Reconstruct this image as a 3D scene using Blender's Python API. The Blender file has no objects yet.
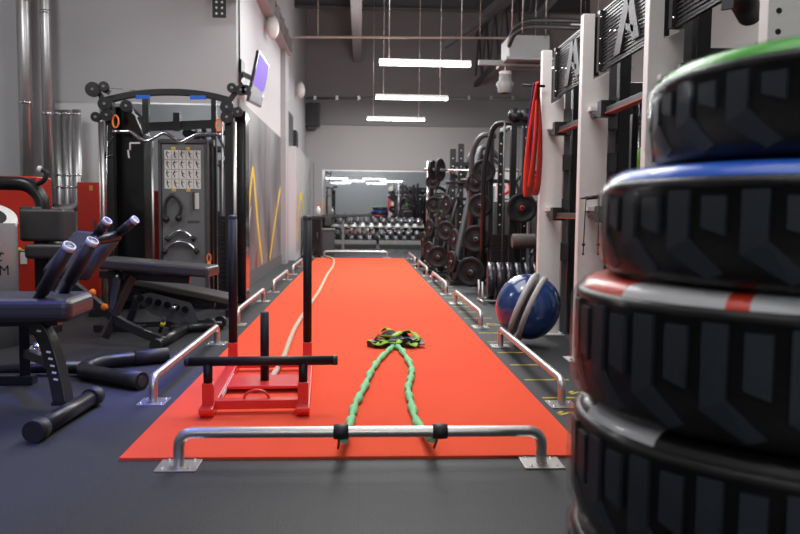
import bpy, math, random
from mathutils import Vector, Matrix
random.seed(7)
PI = math.pi
C = bpy.context.scene.collection
H = 1.07                                    # eye height
YAW, PITCH, F = math.radians(3.05), math.radians(4.12), 750.0
fwd = Vector((math.sin(YAW)*math.cos(PITCH), math.cos(YAW)*math.cos(PITCH), -math.sin(PITCH)))
rgt = Vector((math.cos(YAW), -math.sin(YAW), 0)); upv = rgt.cross(fwd)
RO = math.radians(.6)                       # the camera was held very slightly tilted
rgt, upv = rgt*math.cos(RO)+upv*math.sin(RO), upv*math.cos(RO)-rgt*math.sin(RO)
CAM = Vector((0, 0, H))
def ray(px, py): return fwd + rgt*((px-400)/F) + upv*((267-py)/F)
def at(px, py, Y):
    d = ray(px, py); return CAM + d*(Y/d.y)
def fl(px, py, z=0.0):
    d = ray(px, py); return CAM + d*((z-H)/d.z)

# ------------------------------------------------------------------ materials
MATS = {}
def mat(name, col, rough=.5, metal=0, bump=0, scale=60, var=0.0, coat=0, emit=None, es=0, spec=.5):
    if name in MATS: return MATS[name]
    m = bpy.data.materials.new(name); m.use_nodes = True; nt = m.node_tree; N = nt.nodes; L = nt.links
    b = N['Principled BSDF']; b.inputs['Base Color'].default_value = (*col, 1)
    b.inputs['Roughness'].default_value = rough; b.inputs['Metallic'].default_value = metal
    b.inputs['Coat Weight'].default_value = coat; b.inputs['Coat Roughness'].default_value = .08
    b.inputs['Specular IOR Level'].default_value = spec
    tc = N.new('ShaderNodeTexCoord'); nz = N.new('ShaderNodeTexNoise'); nz.inputs['Scale'].default_value = scale
    nz.inputs['Detail'].default_value = 3
    L.new(tc.outputs['Object'], nz.inputs['Vector'])
    if var:
        r = N.new('ShaderNodeMixRGB'); r.inputs['Color1'].default_value = (*[c*(1-var) for c in col], 1)
        r.inputs['Color2'].default_value = (*[min(1, c*(1+var)) for c in col], 1)
        L.new(nz.outputs['Fac'], r.inputs['Fac']); L.new(r.outputs['Color'], b.inputs['Base Color'])
    if bump:
        bp = N.new('ShaderNodeBump'); bp.inputs['Strength'].default_value = bump; bp.inputs['Distance'].default_value = .01
        L.new(nz.outputs['Fac'], bp.inputs['Height']); L.new(bp.outputs['Normal'], b.inputs['Normal'])
    if emit:
        b.inputs['Emission Color'].default_value = (*emit, 1); b.inputs['Emission Strength'].default_value = es
    MATS[name] = m; return m
BLK = mat('black powder coat', (.012,.012,.014), .32, 0, .05, 200, .2)
BLKG = mat('black gloss panel', (.004,.004,.005), .2, 0, 0, 5, .1, .3)
RUB = mat('black rubber', (.016,.016,.018), .5, 0, .15, 150, .3)
PAD = mat('black vinyl pad', (.04,.038,.038), .42, 0, .1, 90, .2)
PLATE = mat('cast iron plate', (.011,.012,.014), .55, 0, .15, 80, .3, spec=.25)
HUBM = mat('dull plate hub', (.2,.2,.21), .4, .5)
DGR = mat('dark grey steel', (.07,.072,.078), .45, .2, .05, 80, .15)
MGR = mat('mid grey steel', (.2,.2,.21), .45, .1, .03, 40, .1)
STL = mat('brushed stainless', (.6,.58,.56), .38, 1, .03, 120, .1)
CHR = mat('chrome', (.75,.75,.77), .12, 1, 0, 30, .05)
DUCT = mat('galvanised duct', (.55,.55,.55), .36, .9, .08, 8, .15)
WHT = mat('white rack paint', (.74,.71,.69), .42, 0, .02, 20, .04)
RED = mat('red sled paint', (.75,.03,.02), .35, 0, .03, 60, .1, .3)
REDM = mat('red machine shroud', (.6,.025,.012), .35, 0, .02, 10, .1, .3)
ORG = mat('orange plastic', (.9,.22,.02), .4)
YEL = mat('yellow floor tape', (.55,.42,.03), .55, 0, .1, 60, .15)
LIME = mat('lime webbing', (.28,.55,.04), .6, 0, .3, 120, .2)
CORD = mat('green cord sleeve', (.24,.66,.3), .7, 0, .6, 140, .25)
ROPE = mat('beige rope', (.62,.5,.36), .8, 0, .6, 150, .25)
BLUEB = mat('blue ball vinyl', (.012,.04,.15), .2, 0, .02, 10, .15, .6)
GRB = mat('grey ball rim', (.42,.41,.4), .45)
LED = mat('led diffuser', (1,1,1), .5, emit=(1,.98,.97), es=11)
WALLM = mat('painted wall', (.53,.53,.545), .7, 0, .03, 25, .03)
WALLF = mat('far wall paint', (.5,.495,.49), .7, 0, .03, 25, .03)
COLM = mat('column paint', (.36,.36,.37), .6, 0, .03, 25, .04)
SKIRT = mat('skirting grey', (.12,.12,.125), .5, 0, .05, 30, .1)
MIRR = mat('mirror glass', (.8,.83,.85), .02, 1)
GREEN = mat('green sidewall', (.08,.5,.05), .4, 0, .05, 40, .1, .4)
BLUE = mat('blue sidewall', (.02,.14,.75), .35, 0, .05, 40, .1, .4)
REDW = mat('red sidewall', (.85,.06,.03), .35, 0, .05, 40, .1, .4)
WHW = mat('white sidewall', (.75,.75,.78), .4, 0, .05, 40, .05, .4)
SLATE = mat('slate tread block', (.03,.038,.052), .5, 0, .1, 60, .2)
TYRE = mat('tyre black', (.008,.008,.009), .4, 0, .15, 60, .3)
BAND = mat('red band latex', (.8,.03,.02), .35, 0, .02, 40, .1)
PURP = mat('purple band latex', (.06,.02,.14), .4)
ROLL = mat('roller foam', (.09,.075,.07), .5, 0, .1, 90, .2)
LIMEP = mat('lime plastic', (.3,.75,.05), .4)
WHP = mat('white plastic', (.75,.74,.72), .4)
PRINT = mat('white print', (.8,.8,.8), .5)
SCRP = mat('purple screen', (.03,.02,.1), .5, emit=(.3,.16,.8), es=.8, spec=.1)
SCRG = mat('grey screen', (.1,.1,.12), .4, emit=(.6,.58,.65), es=.22)
SILV = mat('silver machine paint', (.4,.4,.41), .35, .4, .03, 60, .1)
HVACM = mat('hvac casing', (.3,.3,.3), .45, .1)
BRASS = mat('beige conduit', (.6,.52,.44), .45)

def wrap_mat():
    m = bpy.data.materials.new('clear stretch wrap'); m.use_nodes = True; nt = m.node_tree; N = nt.nodes; L = nt.links
    N.clear(); o = N.new('ShaderNodeOutputMaterial'); mx = N.new('ShaderNodeMixShader'); tr = N.new('ShaderNodeBsdfTransparent')
    gl = N.new('ShaderNodeBsdfGlossy'); gl.inputs['Roughness'].default_value = .13
    tc = N.new('ShaderNodeTexCoord'); mp = N.new('ShaderNodeMapping'); mp.inputs['Scale'].default_value = (9, 9, 26)
    nz = N.new('ShaderNodeTexNoise'); nz.inputs['Scale'].default_value = 1.6; nz.inputs['Detail'].default_value = 5
    bp = N.new('ShaderNodeBump'); bp.inputs['Strength'].default_value = .35; bp.inputs['Distance'].default_value = .01
    lw = N.new('ShaderNodeLayerWeight'); lw.inputs['Blend'].default_value = .22
    rp = N.new('ShaderNodeMath'); rp.operation = 'MULTIPLY'; rp.inputs[1].default_value = .35
    L.new(tc.outputs['Object'], mp.inputs[0]); L.new(mp.outputs[0], nz.inputs['Vector']); L.new(nz.outputs['Fac'], bp.inputs['Height'])
    L.new(bp.outputs[0], gl.inputs['Normal']); L.new(bp.outputs[0], lw.inputs['Normal'])
    L.new(lw.outputs['Fresnel'], rp.inputs[0]); L.new(rp.outputs[0], mx.inputs[0]); L.new(tr.outputs[0], mx.inputs[1]); L.new(gl.outputs[0], mx.inputs[2])
    L.new(mx.outputs[0], o.inputs[0]); return m
WRAP = wrap_mat()
def turf_mat():
    m = bpy.data.materials.new('red turf'); m.use_nodes = True; nt = m.node_tree; N = nt.nodes; L = nt.links
    b = N['Principled BSDF']; b.inputs['Roughness'].default_value = .95; b.inputs['Specular IOR Level'].default_value = .15
    tc = N.new('ShaderNodeTexCoord'); nz = N.new('ShaderNodeTexNoise'); nz.inputs['Scale'].default_value = 260
    n2 = N.new('ShaderNodeTexNoise'); n2.inputs['Scale'].default_value = 1.2; n2.inputs['Detail'].default_value = 4
    wv = N.new('ShaderNodeTexWave'); wv.bands_direction = 'Y'; wv.inputs['Scale'].default_value = .55; wv.inputs['Distortion'].default_value = .3
    r1 = N.new('ShaderNodeMixRGB'); r1.inputs[1].default_value = (.86,.085,.036,1); r1.inputs[2].default_value = (1,.13,.06,1)
    r2 = N.new('ShaderNodeMixRGB'); r2.blend_type = 'MULTIPLY'; r2.inputs[0].default_value = .25
    cr = N.new('ShaderNodeValToRGB'); cr.color_ramp.elements[0].color = (.75,.75,.75,1); cr.color_ramp.elements[1].color = (1,1,1,1)
    bp = N.new('ShaderNodeBump'); bp.inputs['Strength'].default_value = .5; bp.inputs['Distance'].default_value = .01
    L.new(tc.outputs['Object'], nz.inputs[0]); L.new(tc.outputs['Object'], n2.inputs[0]); L.new(tc.outputs['Object'], wv.inputs[0])
    L.new(nz.outputs[0], r1.inputs[0]); L.new(n2.outputs[0], cr.inputs[0]); L.new(r1.outputs[0], r2.inputs[1]); L.new(cr.outputs[0], r2.inputs[2])
    L.new(r2.outputs[0], b.inputs['Base Color']); L.new(nz.outputs[0], bp.inputs['Height']); L.new(bp.outputs[0], b.inputs['Normal'])
    return m
TURF = turf_mat()
def floor_mat():
    m = bpy.data.materials.new('speckled rubber floor'); m.use_nodes = True; nt = m.node_tree; N = nt.nodes; L = nt.links
    b = N['Principled BSDF']; b.inputs['Roughness'].default_value = .62
    tc = N.new('ShaderNodeTexCoord'); nz = N.new('ShaderNodeTexNoise'); nz.inputs['Scale'].default_value = 170; nz.inputs['Detail'].default_value = 4
    cr = N.new('ShaderNodeValToRGB'); e = cr.color_ramp.elements; e[0].position = .42; e[0].color = (.015,.016,.019,1); e[1].position = .74; e[1].color = (.052,.053,.06,1)
    n2 = N.new('ShaderNodeTexNoise'); n2.inputs['Scale'].default_value = 2; n2.inputs['Detail'].default_value = 4
    mx = N.new('ShaderNodeMixRGB'); mx.blend_type = 'MULTIPLY'; mx.inputs[0].default_value = .35
    bk = N.new('ShaderNodeTexBrick'); bk.inputs['Scale'].default_value = 1; bk.offset = 0; bk.inputs['Mortar Size'].default_value = .003
    bk.inputs['Brick Width'].default_value = 1; bk.inputs['Row Height'].default_value = 1
    bk.inputs['Color1'].default_value = (1,1,1,1); bk.inputs['Color2'].default_value = (.93,.93,.93,1); bk.inputs['Mortar'].default_value = (.45,.45,.45,1)
    m3 = N.new('ShaderNodeMixRGB'); m3.blend_type = 'MULTIPLY'; m3.inputs[0].default_value = .8
    bp = N.new('ShaderNodeBump'); bp.inputs['Strength'].default_value = .4; bp.inputs['Distance'].default_value = .004
    for n in (nz, n2, bk): L.new(tc.outputs['Object'], n.inputs[0])
    L.new(nz.outputs[0], cr.inputs[0]); L.new(cr.outputs[0], mx.inputs[1]); L.new(n2.outputs[0], mx.inputs[2]); L.new(mx.outputs[0], m3.inputs[1]); L.new(bk.outputs[0], m3.inputs[2])
    L.new(m3.outputs[0], b.inputs['Base Color']); L.new(nz.outputs[0], bp.inputs['Height']); L.new(bp.outputs[0], b.inputs['Normal']); return m
FLOOR = floor_mat()
def deck_mat():
    m = mat('corrugated roof deck', (.17,.16,.16), .55); nt = m.node_tree; N = nt.nodes; L = nt.links
    wv = N.new('ShaderNodeTexWave'); wv.bands_direction = 'Y'; wv.inputs['Scale'].default_value = 1.6
    tc = [n for n in N if n.type == 'TEX_COORD'][0]; L.new(tc.outputs['Object'], wv.inputs[0])
    cr = N.new('ShaderNodeValToRGB'); cr.color_ramp.elements[0].color = (.1,.11,.115,1); cr.color_ramp.elements[1].color = (.3,.33,.34,1)
    L.new(wv.outputs['Color'], cr.inputs[0]); L.new(cr.outputs[0], N['Principled BSDF'].inputs['Base Color']); return m
DECK = deck_mat()
def mural_mat():
    m = bpy.data.materials.new('misty grey mural print'); m.use_nodes = True; nt = m.node_tree; N = nt.nodes; L = nt.links
    b = N['Principled BSDF']; b.inputs['Roughness'].default_value = .4
    tc = N.new('ShaderNodeTexCoord'); mp = N.new('ShaderNodeMapping'); mp.inputs['Scale'].default_value = (1, .9, .35)
    nz = N.new('ShaderNodeTexNoise'); nz.inputs['Scale'].default_value = 1.3; nz.inputs['Detail'].default_value = 5; nz.inputs['Distortion'].default_value = .6
    cr = N.new('ShaderNodeValToRGB'); e = cr.color_ramp.elements; e[0].position = .3; e[0].color = (.04,.045,.05,1); e[1].position = .75; e[1].color = (.27,.285,.29,1)
    L.new(tc.outputs['Object'], mp.inputs[0]); L.new(mp.outputs[0], nz.inputs[0]); L.new(nz.outputs[0], cr.inputs[0]); L.new(cr.outputs[0], b.inputs['Base Color']); return m
MURAL = mural_mat()

# ------------------------------------------------------------------ mesh builder
def fillet(pts, r, n=5):
    pts = [Vector(p) for p in pts]; out = [pts[0]]
    for i in range(1, len(pts)-1):
        a, b, c = pts[i-1], pts[i], pts[i+1]
        d1, d2 = (a-b), (c-b); k = min(r, d1.length*.49, d2.length*.49)
        p1, p2 = b+d1.normalized()*k, b+d2.normalized()*k
        for j in range(n+1):
            t = j/n; out.append(p1*(1-t)**2 + b*2*t*(1-t) + p2*t*t)
    out.append(pts[-1]); return out
def catmull(pts, n=6):
    pts = [Vector(p) for p in pts]; P = [pts[0]*2-pts[1]] + pts + [pts[-1]*2-pts[-2]]; out = []
    for i in range(1, len(P)-2):
        a, b, c, d = P[i-1:i+3]
        for j in range(n):
            t = j/n; out.append(.5*((2*b)+(c-a)*t+(2*a-5*b+4*c-d)*t*t+(3*b-a-3*c+d)*t**3))
    out.append(pts[-1]); return out
def axes(axis):
    a = Vector(axis).normalized(); u = a.orthogonal().normalized()
    if abs(a.z) < .99: u = (Vector((0,0,1)) - a*a.z).normalized()
    else: u = Vector((1,0,0))
    return a, u, a.cross(u)
class MB:
    def __init__(s): s.v = []; s.f = []; s.sm = []; s.mi = []
    def add(s, vs, fs, smooth=False, mi=0):
        o = len(s.v); s.v += [Vector(v) for v in vs]
        for k, f in enumerate(fs):
            s.f.append([i+o for i in f]); s.sm.append(smooth if isinstance(smooth, bool) else smooth[k]); s.mi.append(mi)
        return s
    def box(s, c, d, rz=0, M=None, mi=0):
        hx, hy, hz = [q/2 for q in d]; R = M if M is not None else Matrix.Rotation(rz, 3, 'Z')
        vs = [Vector(c)+R@Vector((x*hx, y*hy, z*hz)) for x in (-1,1) for y in (-1,1) for z in (-1,1)]
        return s.add(vs, [(0,1,3,2),(4,6,7,5),(0,4,5,1),(2,3,7,6),(0,2,6,4),(1,5,7,3)], mi=mi)
    def bb(s, x0, x1, y0, y1, z0, z1, mi=0): return s.box(((x0+x1)/2,(y0+y1)/2,(z0+z1)/2), (x1-x0,y1-y0,z1-z0), mi=mi)
    def beam(s, p0, p1, w, h, mi=0):     # h measured in the upward direction
        p0, p1 = Vector(p0), Vector(p1); a = (p1-p0); ln = a.length; a, u, v = axes(a)
        M = Matrix((a, v, u)).transposed()
        return s.box((p0+p1)/2, (ln, w, h), M=M, mi=mi)
    def poly_beam(s, pts, w, h):
        for a, b in zip(pts[:-1], pts[1:]): s.beam(a, b, w, h)
        return s
    def tube(s, pts, r, n=12, caps=True, sq=None, closed=False, mi=0):
        pts = [Vector(p) for p in pts]; m = len(pts); R = r if isinstance(r, (list, tuple)) else [r]*m
        t0 = (pts[1]-pts[0]).normalized(); u = t0.orthogonal().normalized()
        if abs(t0.z) < .98: u = (Vector((0,0,1))-t0*t0.z).normalized()
        vs = []; pu = u; po = 0
        for i in range(m):
            a = pts[(i-1) % m] if (i or closed) else pts[0]; b = pts[(i+1) % m] if (i < m-1 or closed) else pts[-1]
            t = (b-a).normalized(); pu = (pu - t*pu.dot(t)).normalized(); w = t.cross(pu)
            for k in range(n):
                q = 2*PI*(k+(.5 if sq else 0))/n; ra = R[i]; rb = R[i]*(sq if sq else 1)
                vs.append(pts[i] + pu*math.cos(q)*ra + w*math.sin(q)*rb)
        fs = []; sm = []
        for i in range(m if closed else m-1):
            for k in range(n):
                j = (i+1) % m
                fs.append((i*n+k, i*n+(k+1)%n, j*n+(k+1)%n, j*n+k)); sm.append(n > 4)
        if caps and not closed: fs += [tuple(range(n))[::-1], tuple((m-1)*n+k for k in range(n))]; sm += [False, False]
        return s.add(vs, fs, sm, mi)
    def cyl(s, p0, p1, r, n=20, r2=None, mi=0): return s.tube([p0, p1], [r, r if r2 is None else r2], n, mi=mi)
    def lathe(s, prof, c=(0,0,0), axis=(0,0,1), n=32, a0=0, a1=2*PI, mi=0, flat=False):
        a, u, v = axes(axis); c = Vector(c); full = abs(a1-a0-2*PI) < 1e-6; m = n if full else n+1; k = len(prof); vs = []
        for i in range(m):
            q = a0+(a1-a0)*i/n; d = u*math.cos(q)+v*math.sin(q)
            for (r, z) in prof: vs.append(c+d*r+a*z)
        fs = []
        for i in range(n):
            j = (i+1) % m
            for p in range(k-1): fs.append((i*k+p, j*k+p, j*k+p+1, i*k+p+1))
        return s.add(vs, fs, not flat, mi)
    def sphere(s, c, r, sx=1, sy=1, sz=1, n=20, m=12, R=None, mi=0):
        vs = []; R = R or Matrix.Identity(3); c = Vector(c)
        for j in range(m+1):
            for i in range(n):
                th = PI*j/m; q = 2*PI*i/n
                vs.append(c+R@Vector((r*sx*math.sin(th)*math.cos(q), r*sy*math.sin(th)*math.sin(q), r*sz*math.cos(th))))
        fs = [(j*n+i, j*n+(i+1)%n, (j+1)*n+(i+1)%n, (j+1)*n+i) for j in range(m) for i in range(n)]
        return s.add(vs, fs, True, mi)
    def prism(s, poly, d, mi=0):          # poly: 3-D points of a planar outline, d: extrusion vector
        n = len(poly); poly = [Vector(p) for p in poly]; d = Vector(d)
        return s.add(poly+[p+d for p in poly], [tuple(range(n))[::-1], tuple(range(n,2*n))]+[(i,(i+1)%n,(i+1)%n+n,i+n) for i in range(n)], mi=mi)
    def build(s, name, m, parent=None, bevel=0, loc=None, seg=2):
        org = Vector(loc) if loc is not None else Vector((0,0,0))
        if parent is not None: org = Vector(parent['_org']) if '_org' in parent else org
        me = bpy.data.meshes.new(name); me.from_pydata([tuple(v-org) for v in s.v], [], s.f)
        for i, p in enumerate(me.polygons): p.use_smooth = s.sm[i]; p.material_index = s.mi[i]
        for q in (m if isinstance(m, (list, tuple)) else [m]): me.materials.append(q)
        me.validate(); me.update()
        o = bpy.data.objects.new(name, me); C.objects.link(o)
        if parent is not None: o.parent = parent; o['_org'] = list(org)
        else: o.location = org; o['_org'] = list(org)
        if bevel:
            b = o.modifiers.new('bevel', 'BEVEL'); b.width = bevel; b.segments = seg; b.limit_method = 'ANGLE'; b.angle_limit = math.radians(40)
        return o
def tag(o, label, cat, group=None):
    o['label'] = label; o['category'] = cat
    if group: o['group'] = group
    return o
def thing(name, label, cat, loc=(0,0,0), group=None):
    o = bpy.data.objects.new(name, None); C.objects.link(o); o.location = loc; o['_org'] = list(loc); o.empty_display_size = .1
    return tag(o, label, cat, group)
def struct(o): o['kind'] = 'structure'; return o
def dup(root, loc=None, rz=None, label=None, group=None):
    r = root.copy(); C.objects.link(r)
    if loc is not None: r.location = loc
    if rz is not None: r.rotation_euler = (0,0,rz)
    if label: r['label'] = label
    if group: r['group'] = group
    for ch in list(root.children):
        c = ch.copy(); C.objects.link(c); c.parent = r
        for g in list(ch.children):
            d = g.copy(); C.objects.link(d); d.parent = c
    return r
def text_mesh(txt, size, name, m, parent, M, shear=0):
    cu = bpy.data.curves.new(name, 'FONT'); cu.body = txt; cu.size = size; cu.extrude = .001; cu.shear = shear; cu.align_x = 'CENTER'
    to = bpy.data.objects.new(name, cu); C.objects.link(to); bpy.context.view_layer.update()
    me = bpy.data.meshes.new_from_object(to.evaluated_get(bpy.context.evaluated_depsgraph_get()))
    bpy.data.objects.remove(to); org = Vector(parent['_org'])
    for v in me.vertices: v.co = M(v.co) - org
    me.materials.clear(); me.materials.append(m)
    o = bpy.data.objects.new(name, me); C.objects.link(o); o.parent = parent; return o

# ================================================================== SETTING
XL, XR, YF, YB, ZC = -6.2, 5.6, 22.6, -20.0, 7.0
WX, WY = -1.62, 10.0                      # mural wall plane, corner
struct(MB().bb(XL-.2, XR+.2, YB-.2, YF+.2, -.1, 0).build('floor', FLOOR))
struct(MB().bb(XL-.2, XR+.2, YB-.2, YF+.2, ZC, ZC+.1).build('ceiling', DECK))
struct(MB().bb(WX-.2, XR+.2, YF, YF+.2, 0, ZC).build('wall_far', WALLF))
struct(MB().bb(XR, XR+.2, YB, YF, 0, ZC).build('wall_right', WALLF))
struct(MB().bb(XL-.2, XL, YB, WY, 0, ZC).build('wall_left_outer', WALLM))
struct(MB().bb(XL-.2, XR+.2, YB-.2, YB, 0, ZC).build('wall_back', WALLM))
struct(MB().bb(XL, WX, WY, WY+.2, 0, 3.86).build('wall_left_facing', WALLM))
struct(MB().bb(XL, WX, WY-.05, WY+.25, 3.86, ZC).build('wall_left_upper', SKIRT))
struct(MB().bb(WX-.2, WX, WY+.2, YF, 0, ZC).build('wall_left', WALLM))
struct(MB().bb(XL, at(26,100,9.85).x, 9.8, WY, 0, 3.86).build('wall_left_pier', WALLM))
struct(MB().bb(WX, WX+.015, WY, 15.4, 0, .2).bb(WX-.0, WX+.015, 16.1, YF, 0, .2).build('baseboard_left', SKIRT))
struct(MB().bb(WX, XR, YF-.02, YF, 0, .12).build('baseboard_far', SKIRT))
# columns and lintel on the left wall
struct(MB().bb(WX, WX+.1, 15.4, 16.0, 0, 4.3).build('column_left', COLM))
struct(MB().bb(WX, -1.42, 16.6, 22.1, 0, 2.5).build('wall_left_partition', WALLM))
struct(MB().bb(-1.42, -1.36, 21.6, 22.1, 0, 2.5).build('trim_partition_end', COLM))
lb = MB(); lb.bb(WX, WX+.16, WY-.05, 16.0, 4.3, 4.33); lb.bb(WX, WX+.16, WY-.05, 16.0, 4.62, 4.65); lb.bb(WX+.06, WX+.1, WY, 16.0, 4.3, 4.65)
for i in range(8): lb.bb(WX, WX+.2, 10.3+i*.78, 10.32+i*.78, 4.33, 4.62)
struct(lb.build('trim_lintel', COLM))
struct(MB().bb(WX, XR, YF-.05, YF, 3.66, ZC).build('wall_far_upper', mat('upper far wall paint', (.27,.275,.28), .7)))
# roof beams
bm = MB(); bx = -.12
bm.bb(bx-.12, bx+.12, 2, YF, 5.5, 5.53); bm.bb(bx-.12, bx+.12, 2, YF, 5.95, 5.98); bm.bb(bx-.015, bx+.015, 2, YF, 5.53, 5.95)
struct(bm.build('trim_roof_beam', COLM))
bm = MB()
for y in (14.5, 18.6): bm.bb(WX, XR, y-.08, y+.08, 6.0, 6.03); bm.bb(WX, XR, y-.012, y+.012, 6.03, 6.4); bm.bb(WX, XR, y-.08, y+.08, 6.4, 6.43)
struct(bm.build('trim_cross_beams', DGR))
tr = MB()
for x in (3.4,):
    tr.beam((x, 4, 4.9), (x, YF, 4.9), .1, .12); tr.beam((x, 4, 6.3), (x, YF, 6.3), .1, .12)
    for i in range(14):
        y = 4.5+i*1.3; tr.beam((x, y, 4.9), (x, y+.65, 6.3), .05, .05); tr.beam((x, y+.65, 6.3), (x, y+1.3, 4.9), .05, .05)
struct(tr.build('trim_roof_truss', DGR))
# conduits
c = MB(); c.cyl(at(294,37,15), at(512,38,15), .022); 
for px in (318, 360, 420, 480): p = at(px,37,15); c.cyl(p, (p.x, p.y, ZC), .006, 6)
tag(c.build('conduit', BRASS, loc=at(400,37,15)), 'thin beige conduit hanging level across the hall above the lights', 'conduit')
c = MB(); c.cyl(at(306,98,22.5), at(600,100,22.5), .03)
for px in range(315, 560, 22): p = at(px,98,22.5); c.box(p, (.08,.08,.12)); 
tag(c.build('conduit', DUCT, loc=at(400,98,22.5)), 'grey conduit with clips running along the far wall', 'conduit')

# mirrors
mo = thing('wall_mirror', 'wall mirror on the facing wall behind the cable machine', 'mirror', (-3.0, WY, 1.2))
x0 = at(101,150,WY-.01).x; x9 = at(234,150,WY).x
MB().bb(x0, x9, WY-.012, WY, .12, 2.44).build('mirror_glass', MIRR, mo)
MB().bb(x0, x9, WY-.018, WY, 2.44, 2.46).build('mirror_trim', DUCT, mo)
lp = thing('wall_panel', 'pale wall panel behind the metal ducts and red cabinet', 'panel', (-3.7, WY, 1.2)); xa = at(56,150,WY-.01).x  # pale colour stands in for the white wall reflected in the mirror
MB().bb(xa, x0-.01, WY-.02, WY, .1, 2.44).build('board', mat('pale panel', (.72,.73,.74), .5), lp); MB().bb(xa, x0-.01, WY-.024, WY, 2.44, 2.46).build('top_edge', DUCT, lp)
mo = thing('wall_mirror', 'wide mirror on the far wall above the dumbbell rack', 'mirror', (1.5, YF, 1.3))
MB().bb(at(322,200,YF).x, 4.6, YF-.02, YF, .3, 2.3).build('mirror_glass', MIRR, mo)
MB().bb(at(322,200,YF).x, 4.6, YF-.03, YF, 2.3, 2.33).build('mirror_trim', DUCT, mo)
mo = thing('wall_mirror', 'long mirror on the right wall behind the plate machines', 'mirror', (XR, 14, 1.3))
MB().bb(XR-.02, XR, 7, 21.5, .3, 2.3).build('mirror_glass', MIRR, mo)
MB().bb(XR-.03, XR, 7, 21.5, 2.3, 2.33).build('mirror_trim', DUCT, mo)

# murals
def ribbon(mb, pts, w, x, n=6, mi=0):
    P = catmull([Vector((x, y, z)) for y, z in pts], n); vs = []; m = len(P)
    for i, p in enumerate(P):
        t = (P[min(i+1, m-1)]-P[max(i-1, 0)]).normalized(); q = Vector((0, -t.z, t.y)); ww = w if not callable(w) else w(i/(m-1))
        vs += [p+q*ww, p-q*ww]
    mb.add(vs, [(2*i, 2*i+1, 2*i+3, 2*i+2) for i in range(m-1)], mi=mi)
YG = mat('yellow mural print', (.75,.55,.04), .4, 0, 0, 4, .35); YP = mat('pale mural print', (.62,.56,.5), .4, 0, 0, 6, .2); RP = mat('rust mural print', (.3,.07,.03), .45, 0, 0, 6, .3)
mu = thing('wall_mural', 'misty grey wall mural with tall yellow arcs beside the red turf', 'mural', (WX, 12.5, 1.3))
MB().bb(WX, WX+.012, WY+.12, 15.35, .2, 2.55).build('mural_panel', MURAL, mu)
r = MB(); X = WX+.015
ribbon(r, [(10.2,.22),(10.6,.7),(11.0,1.25),(11.35,1.68),(11.6,1.3),(11.95,.75),(12.4,.22)], .075, X)
ribbon(r, [(13.4,.22),(14.0,.7),(14.6,1.15),(15.2,1.55)], .07, X); ribbon(r, [(10.15,1.1),(10.3,.8),(10.5,.22)], .02, X)
r.build('yellow_arc', YG, mu)
r = MB(); ribbon(r, [(10.7,.22),(10.8,.55),(10.95,.95),(11.15,1.15)], lambda t: .16*(1-t)+.02, X+.001); r.build('pale_figure', YP, mu)
r = MB(); ribbon(r, [(10.45,.22),(10.55,.4),(10.7,.62)], lambda t: .1*(1-t)+.01, X+.002); r.build('rust_patch', RP, mu); r = MB(); ribbon(r, [(11.7,.22),(11.8,.4),(11.9,.5)], lambda t: .1*(1-t)+.01, X+.002); r.build('rust_patch', RP, mu)
mu = thing('wall_mural', 'far pale wall mural with one yellow arch past the column', 'mural', (WX, 18, 1.3))
X = -1.405
MB().bb(-1.42, -1.408, 16.65, 21.55, .2, 2.48).build('mural_panel', mat('pale mural base', (.4,.41,.41), .4, 0, 0, 2, .45), mu)
r = MB(); ribbon(r, [(16.7,.4),(17.0,.95),(17.5,1.35),(18.0,1.45),(18.5,1.2),(19.2,.5)], .1, X); r.build('yellow_arc', YG, mu)

# ================================================================== TURF, RAILS, MARKS
TX0, TX1, TY0, TY1 = -1.025, 1.02, 3.2, 17.45
tf = MB().bb(TX0, TX1, TY0, TY1, 0, .012).build('turf_strip', TURF, loc=((TX0+TX1)/2, (TY0+TY1)/2, 0))
tag(tf, 'long red turf sprint strip running down the hall', 'turf')
TZ = .012
def rail(p0, p1, label, group):
    p0, p1 = Vector(p0), Vector(p1); c = (p0+p1)/2; t = thing('floor_rail', label, 'rail', (c.x, c.y, 0), group)
    up = Vector((0,0,.142)); d = (p1-p0).normalized()
    MB().tube(fillet([p0+Vector((0,0,.006)), p0+up, p1+up, p1+Vector((0,0,.006))], .075, 8), .0235, 16, caps=False).build('rail_tube', STL, t)
    for p in (p0, p1):
        b = MB().box((p.x, p.y, .003), (.17,.16,.006) if abs(d.x) > .5 else (.15,.17,.006))
        o = b.build('base_plate', STL, t, bevel=.001)
        for sx in (-1,1):
            for sy in (-1,1): MB().lathe([(0,.005),(.005,.005),(.007,.0)], (p.x+sx*.055, p.y+sy*.055, .006), n=8).build('screw', CHR, o)
    return t
fr = rail((-.755, 3.13, 0), (.785, 3.13, 0), 'stainless floor rail crossing the near end of the red turf', None)
rail((-.86, 17.9, 0), (.64, 17.9, 0), 'stainless floor rail crossing the far end of the red turf', None)
RL = ['nearest', 'second', 'third', 'fourth', 'farthest']
for k in range(5):
    y = 4.2+2.9*k
    rail((-1.15, y, 0), (-1.15, y+1.87, 0), f'{RL[k]} stainless floor rail along the left edge of the turf', 'stainless rails beside the turf')
    rail((1.14, y-.09-.03*k, 0), (1.14, y+1.77-.03*k, 0), f'{RL[k]} stainless floor rail along the right edge of the turf', 'stainless rails beside the turf')
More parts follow.
